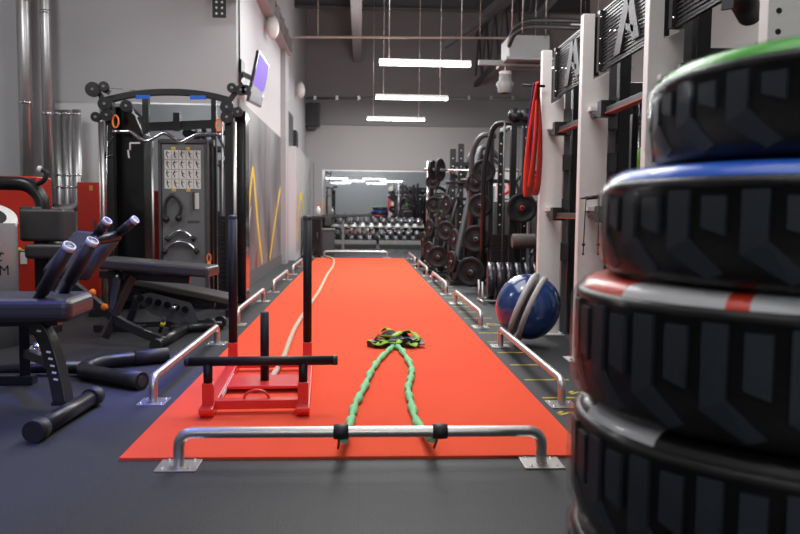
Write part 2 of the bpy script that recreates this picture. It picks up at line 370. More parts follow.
# yellow ladder rungs on the floor
pos = ['nearest', 'second nearest', 'third', 'fourth', 'fifth', 'sixth', 'seventh', 'eighth', 'ninth', 'tenth', 'eleventh', 'twelfth', 'thirteenth', 'fourteenth', 'farthest']
for k in range(15):
    y = 4.27+.475*k
    o = MB().bb(1.18 if k % 4 in (0,3) and 0 else 1.07, 1.36, y-.013, y+.013, 0, .0015).build('floor_stripe', YEL, loc=(1.2, y, 0))
    tag(o, f'{pos[k]} yellow painted ladder rung on the dark floor right of the turf', 'floor mark', 'yellow agility ladder rungs')
for k, (px, py) in enumerate([(579,394),(569,415),(492,324.5),(462,304)]):
    p = fl(px, py); m = MB(); m.beam((p.x-.05,p.y,.001),(p.x+.02,p.y+.05,.001),.02,.002).beam((p.x+.02,p.y+.05,.001),(p.x+.07,p.y-.04,.001),.02,.002).beam((p.x-.05,p.y+.03,.001),(p.x-.02,p.y+.07,.001),.02,.002)
    tag(m.build('floor_arrow', YEL, loc=(p.x, p.y, 0)), ['yellow chevron mark on the floor by the nearest right rail', 'yellow chevron mark on the floor nearest the tyre stack', 'yellow chevron mark on the floor in front of the blue ball', 'yellow chevron mark on the floor left of the blue ball'][k], 'floor mark', 'yellow chevrons on the floor')

# velcro straps, cords, harness
def strap(px, label):
    p = at(px, 431, 3.13); p.z = .142; t = thing('ankle_strap', label, 'strap', (p.x, p.y, p.z-.04))
    m = MB(); m.lathe([(.024,-.032),(.031,-.03),(.033,0),(.031,.03),(.024,.032)], p, (1,0,0), 20); m.build('strap_band', RUB, t)
    k = MB(); k.tube([(p.x-.01,p.y+.02,p.z-.03),(p.x-.01,p.y+.05,p.z-.06),(p.x-.015,p.y+.09,p.z-.1)], .006, 8); k.build('hook', DGR, t)
    return p
s1 = strap(341, 'black strap wrapped round the near rail, left of the two'); s2 = strap(440, 'black strap wrapped round the near rail, right of the two')
def cord(pts, label, end):
    P = [fl(x, y, TZ+.022) for x, y in pts]; P.append(Vector(end)); P = catmull(P, 9)
    R = [.018+.005*math.sin(i*.95)+.002*random.random() for i in range(len(P))]
    P = [p+Vector((.004*math.sin(i*1.7),0,0)) for i, p in enumerate(P)]
    o = MB().tube(P, R, 12).build('resistance_cord', CORD, loc=P[0]); tag(o, label, 'cord')
cord([(394,346),(389,350),(379,360),(371,372),(364,388),(355,405),(351,420)], 'left leg of the bunched green cord from harness to near rail', (s1.x+.01, 3.22, .08))
cord([(397,346),(403,352),(411,366),(411,377),(408,388),(411,402),(417,422)], 'right leg of the bunched green cord from harness to near rail', (s2.x-.02, 3.22, .08))
hp = fl(395, 349); ha = thing('resistance_harness', 'crumpled black and lime green harness lying on the red turf', 'harness', (hp.x, hp.y, TZ))
def webbing(mb, pts, w, th=.006):
    P = catmull([Vector((hp.x+x, hp.y+y, TZ+z)) for x, y, z in pts], 8); m = len(P); vs = []
    for i, p in enumerate(P):
        t = (P[min(i+1,m-1)]-P[max(i-1,0)]).normalized(); a = .9*math.sin(i*.35); q = t.cross(Vector((0, math.sin(a), math.cos(a)))).normalized()*w; k = Vector((0,0,th))
        vs += [p+q+k, p-q+k, p-q, p+q]
    fs = []
    for i in range(m-1):
        for j in range(4): fs.append((4*i+j, 4*i+(j+1)%4, 4*i+4+(j+1)%4, 4*i+4+j))
    mb.add(vs, fs, True)
m = MB(); webbing(m, [(-.2,.02,.03),(-.12,.12,.07),(0,.1,.09),(.1,.13,.07),(.19,.06,.04),(.2,-.04,.03)], .034); webbing(m, [(-.12,-.02,.03),(-.05,.08,.08),(.04,.03,.06),(.14,-.04,.05)], .035)
m.box((hp.x-.02, hp.y+.05, TZ+.03), (.26,.15,.06), .3); m.box((hp.x+.12, hp.y+.03, TZ+.04), (.12,.14,.06), -.5); m.box((hp.x-.15, hp.y+.03, TZ+.025), (.1,.1,.05), .6); m.build('padded_belt', RUB, ha, bevel=.012, seg=3)
m = MB(); webbing(m, [(-.2,.03,.05),(-.16,-.04,.03),(-.08,-.06,.05),(0,-.09,.04),(.04,-.03,.06)], .02); webbing(m, [(-.12,.14,.1),(-.06,.16,.12),(0,.1,.08)], .018)
webbing(m, [(.06,.13,.1),(.14,.12,.1),(.18,.02,.06),(.1,-.05,.04),(.17,-.08,.03)], .017); webbing(m, [(-.14,.03,.08),(-.03,-.02,.09),(.05,.06,.11)], .016); m.build('lime_webbing', LIME, ha)
m = MB(); m.lathe([(.014,-.004),(.022,-.004),(.022,.004),(.014,.004),(.014,-.004)], (hp.x, hp.y-.09, TZ+.03), (.3,1,.2), 16); m.build('buckle_ring', CHR, ha)
# rope
P = [fl(x, y, TZ+.02) for x, y in [(325,256),(333,259),(333,266),(327,275),(319,291),(303,315),(295,328),(289,342),(284,356),(276,371),(268,384)]]
tag(MB().tube(catmull(P, 8), .02, 10).build('battle_rope', ROPE, loc=P[0]), 'beige rope snaking down the red turf behind the sled', 'rope')

# ================================================================== SLED
SBLK = mat('sled black grip', (.008,.008,.01), .5, spec=.3)
sx0, sx1 = -.79, -.3; yf, yr = 3.9, 5.0
sl = thing('push_sled', 'red push sled with black uprights standing on the red turf', 'sled', (-.53, 4.4, TZ))
for nm, x in (('left', sx0), ('right', sx1)):
    sk = MB(); sk.prism([(x-.035, y, z) for y, z in [(yf-.1,TZ+.03),(yf-.06,TZ),(yr+.06,TZ),(yr+.1,TZ+.03),(yr+.1,TZ+.055),(yf-.1,TZ+.055)]], (.07,0,0))
    o = sk.build('skid', RED, sl, bevel=.006)
    MB().box((x, yf, TZ+.11), (.055,.055,.12)).build('post_socket', RED, sl, bevel=.004); MB().box((x, yr, TZ+.12), (.06,.06,.14)).build('post_socket', RED, sl, bevel=.004)
    MB().cyl((x, yf, TZ+.16), (x, yf, .28), .0235).build('front_post', SBLK, sl)
    u = MB().cyl((x, yr, TZ+.15), (x, yr, 1.035), .029).build('upright', SBLK, sl)
    MB().lathe([(0,.012),(.02,.01),(.03,0),(.03,-.015)], (x, yr, 1.035), n=20).build('end_cap', RUB, u)
hb = MB().cyl((at(185,361,yf).x, yf, .292), (at(336,362,yf).x, yf, .292), .0245).build('push_bar', SBLK, sl)
for x in (at(185,361,yf).x, at(336,362,yf).x): MB().lathe([(0,.004),(.02,.004),(.026,0),(.026,-.02)], (x, yf, .292), (-1 if x < -.5 else 1,0,0), 20).build('end_cap', RUB, hb)
m = MB(); m.box((-.532, yf+.03, TZ+.05), (.45,.06,.05)); m.build('front_crossmember', RED, sl, bevel=.005)
m = MB(); m.box((-.532, yr-.02, TZ+.05), (.45,.06,.05)); m.build('rear_crossmember', RED, sl, bevel=.005)
m = MB(); m.box((-.532, 4.5, TZ+.035), (.45,.3,.02)); m.build('load_plate', RED, sl, bevel=.004)
MB().cyl((-.545, 4.5, TZ+.045), (-.545, 4.5, .47), .026).build('weight_post', SBLK, sl)
m = MB(); m.tube([(-.545+.065*math.cos(a), yf+.03-.0, TZ+.07+.05*math.sin(a)) for a in [PI*i/12 for i in range(13)]], .007, 8); m.build('tow_loop', RED, sl)
m = MB(); m.bb(sx0+.036, sx0+.04, 4.15, 4.7, TZ+.02, TZ+.045); 
m.build('white_decal', PRINT, sl)

sl.rotation_euler = (0, 0, .05); sl.location.x -= .02
# ================================================================== TYRES
def make_tyre(cx, cy, zb, zt, R, ringmat, segs, label, first):
    t = thing('training_tyre', label, 'tyre', (cx, cy, zb), 'wrapped training tyres stacked at right')
    h = zt-zb; c = (cx, cy, zb)
    prof = [(R*.5,.03),(R*.55,.01),(R*.78,0),(R*.88,.0),(R*.95,.006),(R*.975,.018),(R*.984,.04),(R*.985,.06),(R*.985,h-.05),(R*.993,h-.046),(R*.995,h-.034),(R*.985,h-.026),(R*.955,h-.02),(R*.93,h-.018),(R*.9,h-.008),(R*.8,h-.002),(R*.6,h-.01),(R*.5,h-.03),(R*.5,.03)]
    MB().lathe(prof, c, n=72).build('tyre_body', TYRE, t)
    ring = MB(); pr = [(R*.968,h-.022),(R*.955,h-.008),(R*.92,h+.004),(R*.86,h+.009),(R*.76,h+.009),(R*.7,h-.004)]
    for a0, a1, mi in segs: ring.lathe(pr, c, n=max(4, int((a1-a0)*10)), a0=a0, a1=a1, mi=mi)
    ring.build('sidewall_ring', [ringmat, WHW, TYRE], t)
    tb = MB(); n = 42
    # blocks: vertical lugs whose feet slant sideways
    z1, z2, z3 = h-.05, .068, .04
    for i in range(n):
        a = 2*PI*i/n; w = 2*PI/n*.31; sl_ = 2*PI/n*.95; long_ = i % 2 == 0
        zlo = z2 if long_ else z2+.03; top = z1 if long_ else z1-.012
        A = [(a-w, top), (a+w, top), (a+w, zlo+.03), (a+w+sl_, zlo-.035), (a+w+sl_*.55, zlo-.05), (a-w, zlo+.005)] if long_ else [(a-w, top), (a+w, top), (a+w, zlo+.01), (a-w, zlo+.025)]
        def pt(q, z, rr): 
            taper = 1
            return Vector((cx+rr*taper*math.cos(q), cy+rr*taper*math.sin(q), zb+z))
        V0 = [pt(q, z, R*.97) for q, z in A]; V1 = [pt(q, z, R*(1.004 if z > .045 else .988)) for q, z in A]; k = len(A)
        tb.add(V0+V1, [tuple(range(k,2*k))]+[(j,(j+1)%k,(j+1)%k+k,j+k) for j in range(k)])
    tb.build('tread_block', SLATE, t)
    wp = MB(); Rw = R+.012
    wpr = [(R*.9,-.0),(R*.97,.008),(R*1.0,.025),(Rw,.05),(Rw,h*.5),(Rw,h-.045),(R*.99,h-.022),(R*.965,h-.004),(R*.92,h+.008),(R*.86,h+.012),(R*.7,h+.011)]
    if R > .5 or True:
        o = MB().lathe(wpr, c, n=96); 
        for v in o.v: 
            a = math.atan2(v.y-cy, v.x-cx); v += Vector((math.cos(a), math.sin(a), 0))*.002*math.sin(a*17+v.z*20)
        o.build('stretch_wrap', WRAP, t)
    return t
full = 2*PI
def around(ang, px): # ring angle (axis +z: u is some dir) helper: returns list segs colour with white arcs
    return ang
CT = Vector((1.085, 1.775))
def pol(deg, D): a = math.radians(deg); return D*math.sin(a), D*math.cos(a)
tx5, ty5 = pol(31.4, 2.08)
W_ = lambda lst: lst
def segs(whites, base=0):   # whites: list of (start_deg,end_deg,mat)
    out = []; cur = 0
    for a, b, mi in sorted(whites):
        if a > cur: out.append((math.radians(cur), math.radians(a), base))
        out.append((math.radians(a), math.radians(b), mi)); cur = b
    if cur < 360: out.append((math.radians(cur), 2*PI, base))
    return out
x2, y2 = pol(33.1, 2.08); x1, y1 = pol(35.4, 2.1)
make_tyre(tx5, ty5, 0, .30, .54, REDW, segs([], 2), 'tyre at the foot of the stack, below the white marked one', True)
make_tyre(tx5+.005, ty5, .312, .603, .545, REDW, segs([(178,208,1)], 2), 'wrapped black tyre with one white sidewall patch, low in the stack', False)
make_tyre(tx5, ty5, .616, .912, .54, REDW, segs([(196,224,1),(229,262,1)]), 'wrapped black tyre with red and white sidewall, middle of the stack', False)
make_tyre(x2, y2, .925, 1.172, .54, BLUE, segs([(236,252,1)]), 'wrapped black tyre with blue sidewall ring, second from the top', False)
make_tyre(x1, y1, 1.186, 1.412, .515, GREEN, segs([]), 'wrapped black tyre with green sidewall ring on top of the stack', False)

# ================================================================== RIGHT RIG
RX = 1.578
rg = thing('training_rig', 'tall white training rig with black slatted top panels along the right', 'rig', (1.7, 4.7, 0))
UY = [2.9, 4.13, 5.38, 6.58]
for i, y in enumerate(UY):
    m = MB(); m.prism([(RX, y, 0.0), (RX+.2, y, 0.0), (RX+.2, y, 2.1), (RX+.085, y, 2.04), (RX+.085, y, 2.5), (RX+.0, y, 2.5)], (0, .07, 0))
    up = m.build('upright', WHT, rg, bevel=.004)
    b = MB().bb(RX-.05, RX+.24, y-.06, y+.13, 0, .008).build('foot_plate', WHT, up)
    for q in (RX-.03, RX+.22): MB().cyl((q, y-.04, .008), (q, y-.04, .022), .011, 6).build('bolt', CHR, up)
    hh = MB()
    for k in range(26): hh.cyl((RX+.042, y-.0012, .35+k*.08), (RX+.042, y+.001, .35+k*.08), .011 if i else .012, 12)
    if i == 0: hh.build('bolt_hole', BLKG, up)
    # inner column
    m = MB(); m.bb(RX+.235, RX+.29, y+.1, y+.16, 0, 2.35); m.build('inner_column', MGR, rg, bevel=.003)
    m = MB(); m.bb(RX+.3, RX+.38, y+.06, y+.16, 0, 2.4); m.build('back_column', BLK, rg, bevel=.003)
    for z, hz, mt in ((1.86, .12, MGR), (1.74, .1, DGR), (1.45, .14, DGR), (1.08, .1, DGR), (.66, .16, DGR)):
        MB().bb(RX+.19, RX+.28, y+.02, y+.1, z-hz/2+.08*(i-2), z+hz/2+.08*(i-2)).build('column_pad', mt, rg, bevel=.006)
def slat_panel(y0, y1, emblem):
    x = RX+.115
    m = MB(); m.bb(x-.03, x+.03, y1-.1, y1-.055, 2.08, 2.5); m.bb(x-.03, x+.03, y0+.075, y0+.1, 2.08, 2.5)
    m.bb(x-.012, x+.012, y0+.08, y1-.06, 2.488, 2.5).bb(x-.012, x+.012, y0+.08, y1-.06, 2.08, 2.092)
    pn = m.build('panel_frame', BLK, rg)
    s = MB()
    for k in range(17): s.bb(x-.006, x+.006, y0+.09, y1-.07, 2.1+k*.0235, 2.112+k*.0235)
    s.build('slats', BLK, pn)
    for z in (2.13, 2.3, 2.45): MB().sphere((x-.02, y1-.101, z), .009, n=10, m=6).build('bolt', CHR, pn)
    if emblem:
        e = MB(); yc = (y0+y1)/2-.02; xx = x-.022; d = (.012, 0, 0)
        e.prism([(xx, yc+.26, 2.12), (xx, yc+.14, 2.12), (xx, yc-.04, 2.45), (xx, yc+.08, 2.45)], d)
        e.prism([(xx, yc+.03, 2.45), (xx, yc-.07, 2.45), (xx, yc-.2, 2.15), (xx, yc-.08, 2.15)], d)
        e.prism([(xx, yc+.03, 2.24), (xx, yc-.1, 2.2), (xx, yc-.1, 2.24), (xx, yc+.05, 2.29)], d)
        e.build('emblem', DGR, pn)
slat_panel(UY[0], UY[1], False); slat_panel(UY[1], UY[2], True); slat_panel(UY[2], UY[3], True)
for i in (1, 2, 3):
    y1_, y0_ = UY[i], UY[i-1]
    for z in (1.76, 1.05):
        o = MB().bb(RX+.065, RX+.105, y0_+.12, y1_-.06, z, z+.035).build('safety_bar', DGR, rg, bevel=.003)
        MB().bb(RX+.055, RX+.115, y0_+.14, y1_-.3, z-.012, z).build('orange_liner', mat('rust liner', (.25,.05,.03), .5), o)
        MB().cyl((RX+.085, y1_-.1, z+.02), (RX+.085, y1_-.02, z+.02), .024).build('end_pin', DGR, o)
        MB().bb(RX+.03, RX+.13, y1_-.36, y1_-.28, z-.03, z+.08).build('holder', BLK, o)
        MB().bb(RX+.05, RX+.12, y1_-.06, y1_-.0, z+.05, z+.08).build('white_hook', WHP, o)
# bar linking the tops behind
m = MB(); m.bb(RX+.31, RX+.37, UY[0], UY[3]+.16, 2.34, 2.4); m.build('top_rail', BLK, rg, bevel=.003)
m = MB(); m.cyl((RX+.3, 3.62, 2.05), (RX+.12, 3.4, 2.1), .06); m.cyl((RX+.1, 3.2, 2.12), (RX+.14, 3.44, 2.08), .035); m.build('grip_roller', RUB, rg)
m = MB(); m.poly_beam([(RX+.03, 3.3, 1.98), (RX+.05, 3.32, 2.16), (RX+.3, 3.4, 2.3)], .05, .012); m.build('grey_tab', DGR, rg)

# hanging cable grip
p = at(591, 197, 5.22); m = thing('cable_grip', 'small black cable grip hanging against the nearest full white upright', 'cable grip', p)
a = at(586,198,5.22); b = at(599,197,5.22); c1 = at(583,254,5.22); c2 = at(598,254,5.22)
MB().cyl(a, b, .014).cyl(a, a+Vector((0,.12,0)), .008).build('grip_bar', RUB, m)
MB().tube([a, c1], .0045, 8).tube([b, c2], .0045, 8).build('cord', RUB, m)
for q, t in ((a, c1), (b, c2)):
    MB().sphere(q+(t-q)*.83, .013).sphere(t, .009).build('stopper_ball', RUB, m)

# resistance bands
def loop_band(px, y, ztop, zbot, w, m_, label, sw):
    P = []
    X = at(px, 150, y).x
    for i in range(40):
        a = 2*PI*i/40; xx = X+math.sin(a)*w*(.25+.75*(1-math.cos(a-PI)*-1)/2 if 0 else .4+.6*(.5-.5*math.cos(a))) + sw*(.5-.5*math.cos(a)); P.append(Vector((xx, y+.012*math.sin(3*a), (ztop+zbot)/2+(ztop-zbot)/2*math.cos(a))))
    mb = MB(); vs = []; n = len(P); 
    for i, p in enumerate(P):
        nrm = (P[(i+1)%n]-P[i-1]).normalized(); o = nrm.cross(Vector((0,1,0))).normalized()*.003; k = Vector((.02, .012, 0))*(.6+.8*(.5-.5*math.cos(2*PI*i/40)))
        vs += [p+k+o, p-k+o, p-k-o, p+k-o]
    mb.add(vs, [(4*i+j, 4*i+(j+1)%4, (4*((i+1)%n))+(j+1)%4, (4*((i+1)%n))+j) for i in range(n) for j in range(4)], True)
    tag(mb.build('resistance_band', m_, loc=P[0]), label, 'band')
pg = MB().cyl((RX-.19, 6.49, 2.18), (RX+.01, 6.53, 2.18), .012).build('band_peg', BLK, rg)
loop_band(536, 6.5, 2.2, 1.24, .045, BAND, 'widest red loop band hanging beside the white upright', -.0)
loop_band(533, 6.46, 2.2, 1.34, .03, PURP, 'dark purple loop band hanging among the red ones', -.03)
loop_band(536, 6.42, 2.2, 1.22, .035, mat('bright red latex', (.95,.06,.03), .3), 'bright red loop band hanging in front, lowest of the bands', -.07)
loop_band(535, 6.53, 2.2, 1.45, .02, mat('orange latex', (.6,.1,.03), .3), 'short thin rust coloured loop band hanging behind', -.05)

# blue balance domes rim to rim
bc = at(528, 306.5, 6.05); ax = Vector((.86, -.36, -.36)).normalized()
for s, lab in ((-1, 'blue balance dome on the left, leaning rim to rim with another'), (1, 'blue balance dome on the right, leaning against the rig')):
    a = ax*s; cc = bc+a*.018; t = thing('balance_dome', lab, 'balance ball', cc, 'pair of blue balance domes')
    pr = [(.262*math.sin(PI/2*i/16), .018+.225*math.cos(PI/2*i/16)) for i in range(17)]
    MB().lathe(pr, cc, a, 48).build('dome', BLUEB, t)
    MB().lathe([(0,-.002),(.255,-.002),(.28,.004),(.285,.018),(.28,.036),(.262,.044)], cc, a, 48).build('rim', GRB, t)

# ================================================================== PLATES AND MACHINES (right, mid distance)
def plate(c, axis, R, th, label, hub=HUBM, m_=PLATE, group='weight plates on the right machines', nm='weight_plate'):
    t = thing(nm, label, 'weight plate', c, group)
    MB().lathe([(R*.17,-th*.4),(R*.3,-th*.45),(R*.36,-th*.25),(R*.76,-th*.25),(R*.82,-th*.42),(R*.96,-th*.42),(R,-th*.3),(R,th*.3),(R*.96,th*.5),(R*.8,th*.5),(R*.74,th*.25),(R*.36,th*.25),(R*.3,th*.45),(R*.17,th*.4)], c, axis, 32).build('plate_disc', m_, t)
    MB().lathe([(0,-th*.6),(R*.13,-th*.6),(R*.17,-th*.5),(R*.17,th*.5),(R*.13,th*.6),(0,th*.6)], c, axis, 20).build('hub', hub, t)
    a, u, v = axes(axis)
    for k in range(3):
        q = 2*PI*k/3+.4; d = u*math.cos(q)+v*math.sin(q); e = a.cross(d)
        MB().beam(Vector(c)+d*R*.55-e*R*.2, Vector(c)+d*R*.55+e*R*.2, R*.16, th*.56).build('grip_slot', BLK, t)
    return t
def dirn(deg): r = math.radians(deg); return Vector((math.sin(r), -math.cos(r), 0))

# dual tower cable machine
cm = thing('cable_tower', 'tall black cable tower with twin pulleys beside the white rig', 'cable machine', (2.0, 9.7, 0))
Y0 = 9.6
def up_(px, top, Y, w=.06, name='upright', mt=BLK, par=cm, holes=False, z0=0):
    p = at(px, top, Y); m = MB().bb(p.x-w/2, p.x+w/2, Y-w/2, Y+w/2, z0, p.z); o = m.build(name, mt, par, bevel=.004)
    if holes:
        h = MB(); z = .5
        while z < p.z-.1: h.cyl((p.x, Y-w/2-.001, z), (p.x, Y-w/2+.001, z), .011, 10); z += .14
        h.build('pin_hole', WHP, o)
    return p
pA = up_(514, 119, Y0, .075); pB = up_(526, 117, Y0+.0, .07, holes=True); pC = up_(492, 132, Y0+.8, .06); pD = up_(501, 132, Y0+.8, .06, holes=True)
m = MB(); m.bb(pA.x-.04, pB.x+.12, Y0-.04, Y0+.04, pA.z-.09, pA.z-.01); m.bb(pA.x-.02, pA.x+.04, Y0, Y0+.85, pA.z-.09, pA.z-.03); m.build('top_beam', BLK, cm, bevel=.004)
for x in (pA.x, pB.x+.0, ):
    o = MB().lathe([(.02,-.03),(.085,-.03),(.07,0),(.085,.03),(.02,.03)], (x, Y0-.06, pA.z+.04), (0,1,0), 24).build('pulley', BLK, cm)
    MB().cyl((x, Y0-.1, pA.z+.04), (x, Y0, pA.z+.04), .022).build('pulley_axle', DGR, o)
m = MB(); m.tube(fillet([at(513,123,Y0), at(494,123,Y0+.2), at(484,165,Y0+.3), at(482,285,Y0+.5)], .28, 10), .035, 12); m.build('curved_tube', BLK, cm)
MB().tube(fillet([at(496,136,Y0+1.2), at(482,134,Y0+1.2), at(472,150,Y0+1.3), at(470,262,Y0+1.5)], .3, 10), .04, 12).build('curved_tube', DGR, cm)
m = MB(); m.bb(pC.x-.1, pB.x+.25, Y0-.35, Y0-.27, 0, .07); m.bb(pC.x-.1, pC.x, Y0-.3, Y0+.95, 0, .07); m.bb(pB.x+.17, pB.x+.25, Y0-.3, Y0+.95, 0, .07); m.bb(pC.x-.1, pB.x+.25, Y0+.88, Y0+.95, 0, .07); m.build('base_frame', BLK, cm, bevel=.004)
m = MB(); m.cyl((pA.x-.12, Y0-.02, .07), (pA.x-.12, Y0-.02, pA.z-.05), .012, 8); m.cyl((pB.x+.09, Y0-.02, .07), (pB.x+.09, Y0-.02, pA.z-.05), .012, 8); m.cyl((pA.x+.06, Y0-.05, .4), (pA.x+.06, Y0-.05, pA.z), .004, 6); m.build('guide_rod', DGR, cm)
ws = MB()
for k in range(14): ws.bb(pC.x-.04, pC.x+.25, Y0+.45, Y0+.6, .1+k*.05, .145+k*.05)
ws.build('weight_stack', PLATE, cm)
m = MB(); m.cyl(at(512,241,Y0-.9), at(535,241,Y0-.9), .085, 24); ro = m.build('foam_roller_pad', ROLL, cm, bevel=.012)
MB().cyl(at(529,241,Y0-.9), at(541,241,Y0-.8), .03).build('roller_axle', CHR, ro)
MB().beam(at(532,241,Y0-.9), at(532,246,Y0-.05), .05, .05).beam(at(532,246,Y0-.05), at(514,246,Y0-.02), .05, .05).build('roller_arm', BLK, cm)

# bumper plates on a floor cradle
bx0 = at(489,280,9.0).x
cr_ = thing('bumper_cradle', 'low silver floor cradle holding the row of bumper plates', 'rack', (bx0+.4, 9.0, 0))
m = MB()
for y in (8.86, 9.14): m.tube(fillet([(bx0-.1, y, .26), (bx0-.1, y, .03), (bx0+.95, y, .03), (bx0+.95, y, .26)], .04, 4), .016, 10)
for x in (bx0-.1, bx0+.95): m.cyl((x, 8.8, .02), (x, 9.2, .02), .018, 10)
m.build('cradle_frame', STL, cr_)
NUM = ['first', 'second', 'third', 'fourth', 'fifth', 'sixth', 'seventh', 'eighth']
for k in range(8):
    w = [.085,.085,.07,.07,.06,.06,.05,.05][k]; x = bx0+.02+k*.108
    t = thing('bumper_plate', f'black bumper plate, {NUM[k]} from the left in the floor cradle', 'weight plate', (x, 9.0, .255), 'bumper plates in the floor cradle')
    MB().lathe([(.03,-w*.4),(.05,-w*.5),(.1,-w*.5),(.11,-w*.4),(.17,-w*.4),(.185,-w*.5),(.215,-w*.5),(.225,-w*.42),(.225,w*.42),(.215,w*.5),(.185,w*.5),(.17,w*.4),(.11,w*.4),(.1,w*.5),(.05,w*.5),(.03,w*.4)], (x, 9.0, .262), (1,-.12,0), 40).build('plate_disc', mat('bumper rubber', (.02,.02,.028), .3, 0, .03, 40, .2, .2), t)
    MB().lathe([(.025,-w*.52),(.034,-w*.52),(.034,w*.52),(.025,w*.52)], (x, 9.0, .262), (1,-.12,0), 20).build('hub', CHR, t)

# plate loaded machines
def loader(name, label, foot, top, lean, Y, slant_top=None, plates=(), silver=False, width=.9, seat=True):
    f = fl(*foot); Y = f.y; t = thing(name, label, 'gym machine', (f.x, f.y, 0), 'plate loaded machines on the right')
    tp = at(top[0], top[1], Y+.5); x2_ = f.x+width
    m = MB(); m.tube(fillet([(f.x, f.y, .05), (f.x+.03, f.y+.1, .4), tp, (tp.x+.35, tp.y+.1, tp.z-.25), (tp.x+.4, tp.y+.15, .06)], .3, 10), .045 if silver else .038, 12); m.build('main_arch', DGR if silver else BLK, t)
    m = MB(); m.bb(f.x-.06, x2_, f.y-.08, f.y, 0, .06); m.bb(f.x-.03, f.x+.05, f.y-.05, f.y+1.2, 0, .06); m.bb(x2_-.08, x2_, f.y-.05, f.y+1.2, 0, .06); m.bb(f.x-.06, x2_, f.y+1.1, f.y+1.2, 0, .06); m.build('base_frame', BLK, t, bevel=.005)
    for xx in (f.x-.06, x2_): MB().box((xx, f.y-.04, .035), (.05,.12,.07)).build('rubber_foot', RUB, t, bevel=.006)
    m = MB(); m.bb(x2_-.2, x2_-.13, f.y+.3, f.y+.37, .05, tp.z-.25); m.beam((x2_-.17, f.y+.35, tp.z-.35), (tp.x+.1, tp.y, tp.z-.2), .06, .06); m.build('rear_post', BLK, t, bevel=.005)
    m = MB(); m.cyl((f.x+.1, f.y+.3, tp.z*.72), (x2_-.1, f.y+.2, tp.z*.72), .03); m.cyl((f.x+.3, f.y-.1, tp.z*.6), (f.x+.3, f.y+.5, tp.z*.6), .025); m.build('lever_arm', BLK, t)
    if seat:
        MB().box((f.x+.5, f.y+.45, .5), (.4,.35,.08)).build('seat', PAD, t, bevel=.02, seg=3)
        MB().box((f.x+.5, f.y+.7, .85), (.34,.09,.62), M=Matrix.Rotation(-.2,3,'X')).build('backrest', PAD, t, bevel=.03, seg=3)
        MB().bb(f.x+.46, f.x+.54, f.y+.4, f.y+.5, .05, .47).build('seat_post', BLK, t)
    return t
L1 = loader('lever_press_machine', 'black plate loaded machine with grey arch beside the bumper plates', (455,285), (481,142), 0, 0, silver=True)
L2 = loader('lever_row_machine', 'black plate loaded machine with tall curved tube, second along', (441,275), (472,148), 0, 0)
L3 = loader('plate_storage_machine', 'black plate loaded machine beside the third right rail', (433,270), (452,172), 0, 0, width=1.1)
L4 = loader('incline_press_machine', 'black plate loaded machine nearest the far mirror', (422,264), (436,184), 0, 0, width=1.2)
# half rack with slim uprights
hr = thing('half_rack', 'slim black half rack with two drilled uprights in mid distance', 'rack', (1.6, 13.4, 0))
for px, top in ((453,149),(461,144)): up_(px, top, 13.3, .1, par=hr, holes=True)
for px, top in ((480,150),(489,147)): up_(px, top, 13.9, .1, par=hr)
q0, q1 = at(453,150,13.3), at(489,150,13.9)
MB().bb(q0.x-.05, q1.x, 13.25, 13.35, 0, .08).bb(q0.x-.05, q0.x+.05, 12.7, 14.2, 0, .08).bb(q0.x, q1.x, 13.28, 13.36, 1.9, 1.98).build('base_frame', BLK, hr, bevel=.005)
bl = at(444,170,13.1)
m = thing('barbell', 'loaded barbell resting high on the slim half rack', 'barbell', bl)
MB().cyl((bl.x-.35, 13.1, bl.z), (bl.x+1.6, 13.1, bl.z), .016, 10).build('bar', CHR, m); MB().cyl((bl.x-.35, 13.1, bl.z), (bl.x+.03, 13.1, bl.z), .025, 12).build('sleeve', STL, m)
MB().bb(q0.x-.03, q0.x+.03, 13.08, 13.25, bl.z-.06, bl.z-.018).bb(q1.x-.3, q1.x-.24, 13.08, 13.9, bl.z-.06, bl.z-.018).build('bar_hook', DGR, hr)
plate((bl.x-.2, 13.1, bl.z), (1,-.6,0), .17, .05, 'outer plate on the high barbell'); plate((bl.x-.07, 13.1, bl.z), (1,-.6,0), .2, .05, 'inner plate on the high barbell')
# vertical silver bar
t = thing('smith_rail', 'slender chrome guide bar standing upright near the far mirror', 'bar', at(426.5,248,15.2))
b0 = fl(426.5,262); MB().cyl((b0.x, b0.y, .03), (b0.x, b0.y, at(426.5,161,b0.y).z), .022, 10).build('bar', CHR, t); MB().lathe([(0,0),(.15,0),(.15,.02),(.03,.04),(0,.04)], (b0.x, b0.y, 0), n=20).build('base', BLK, t)

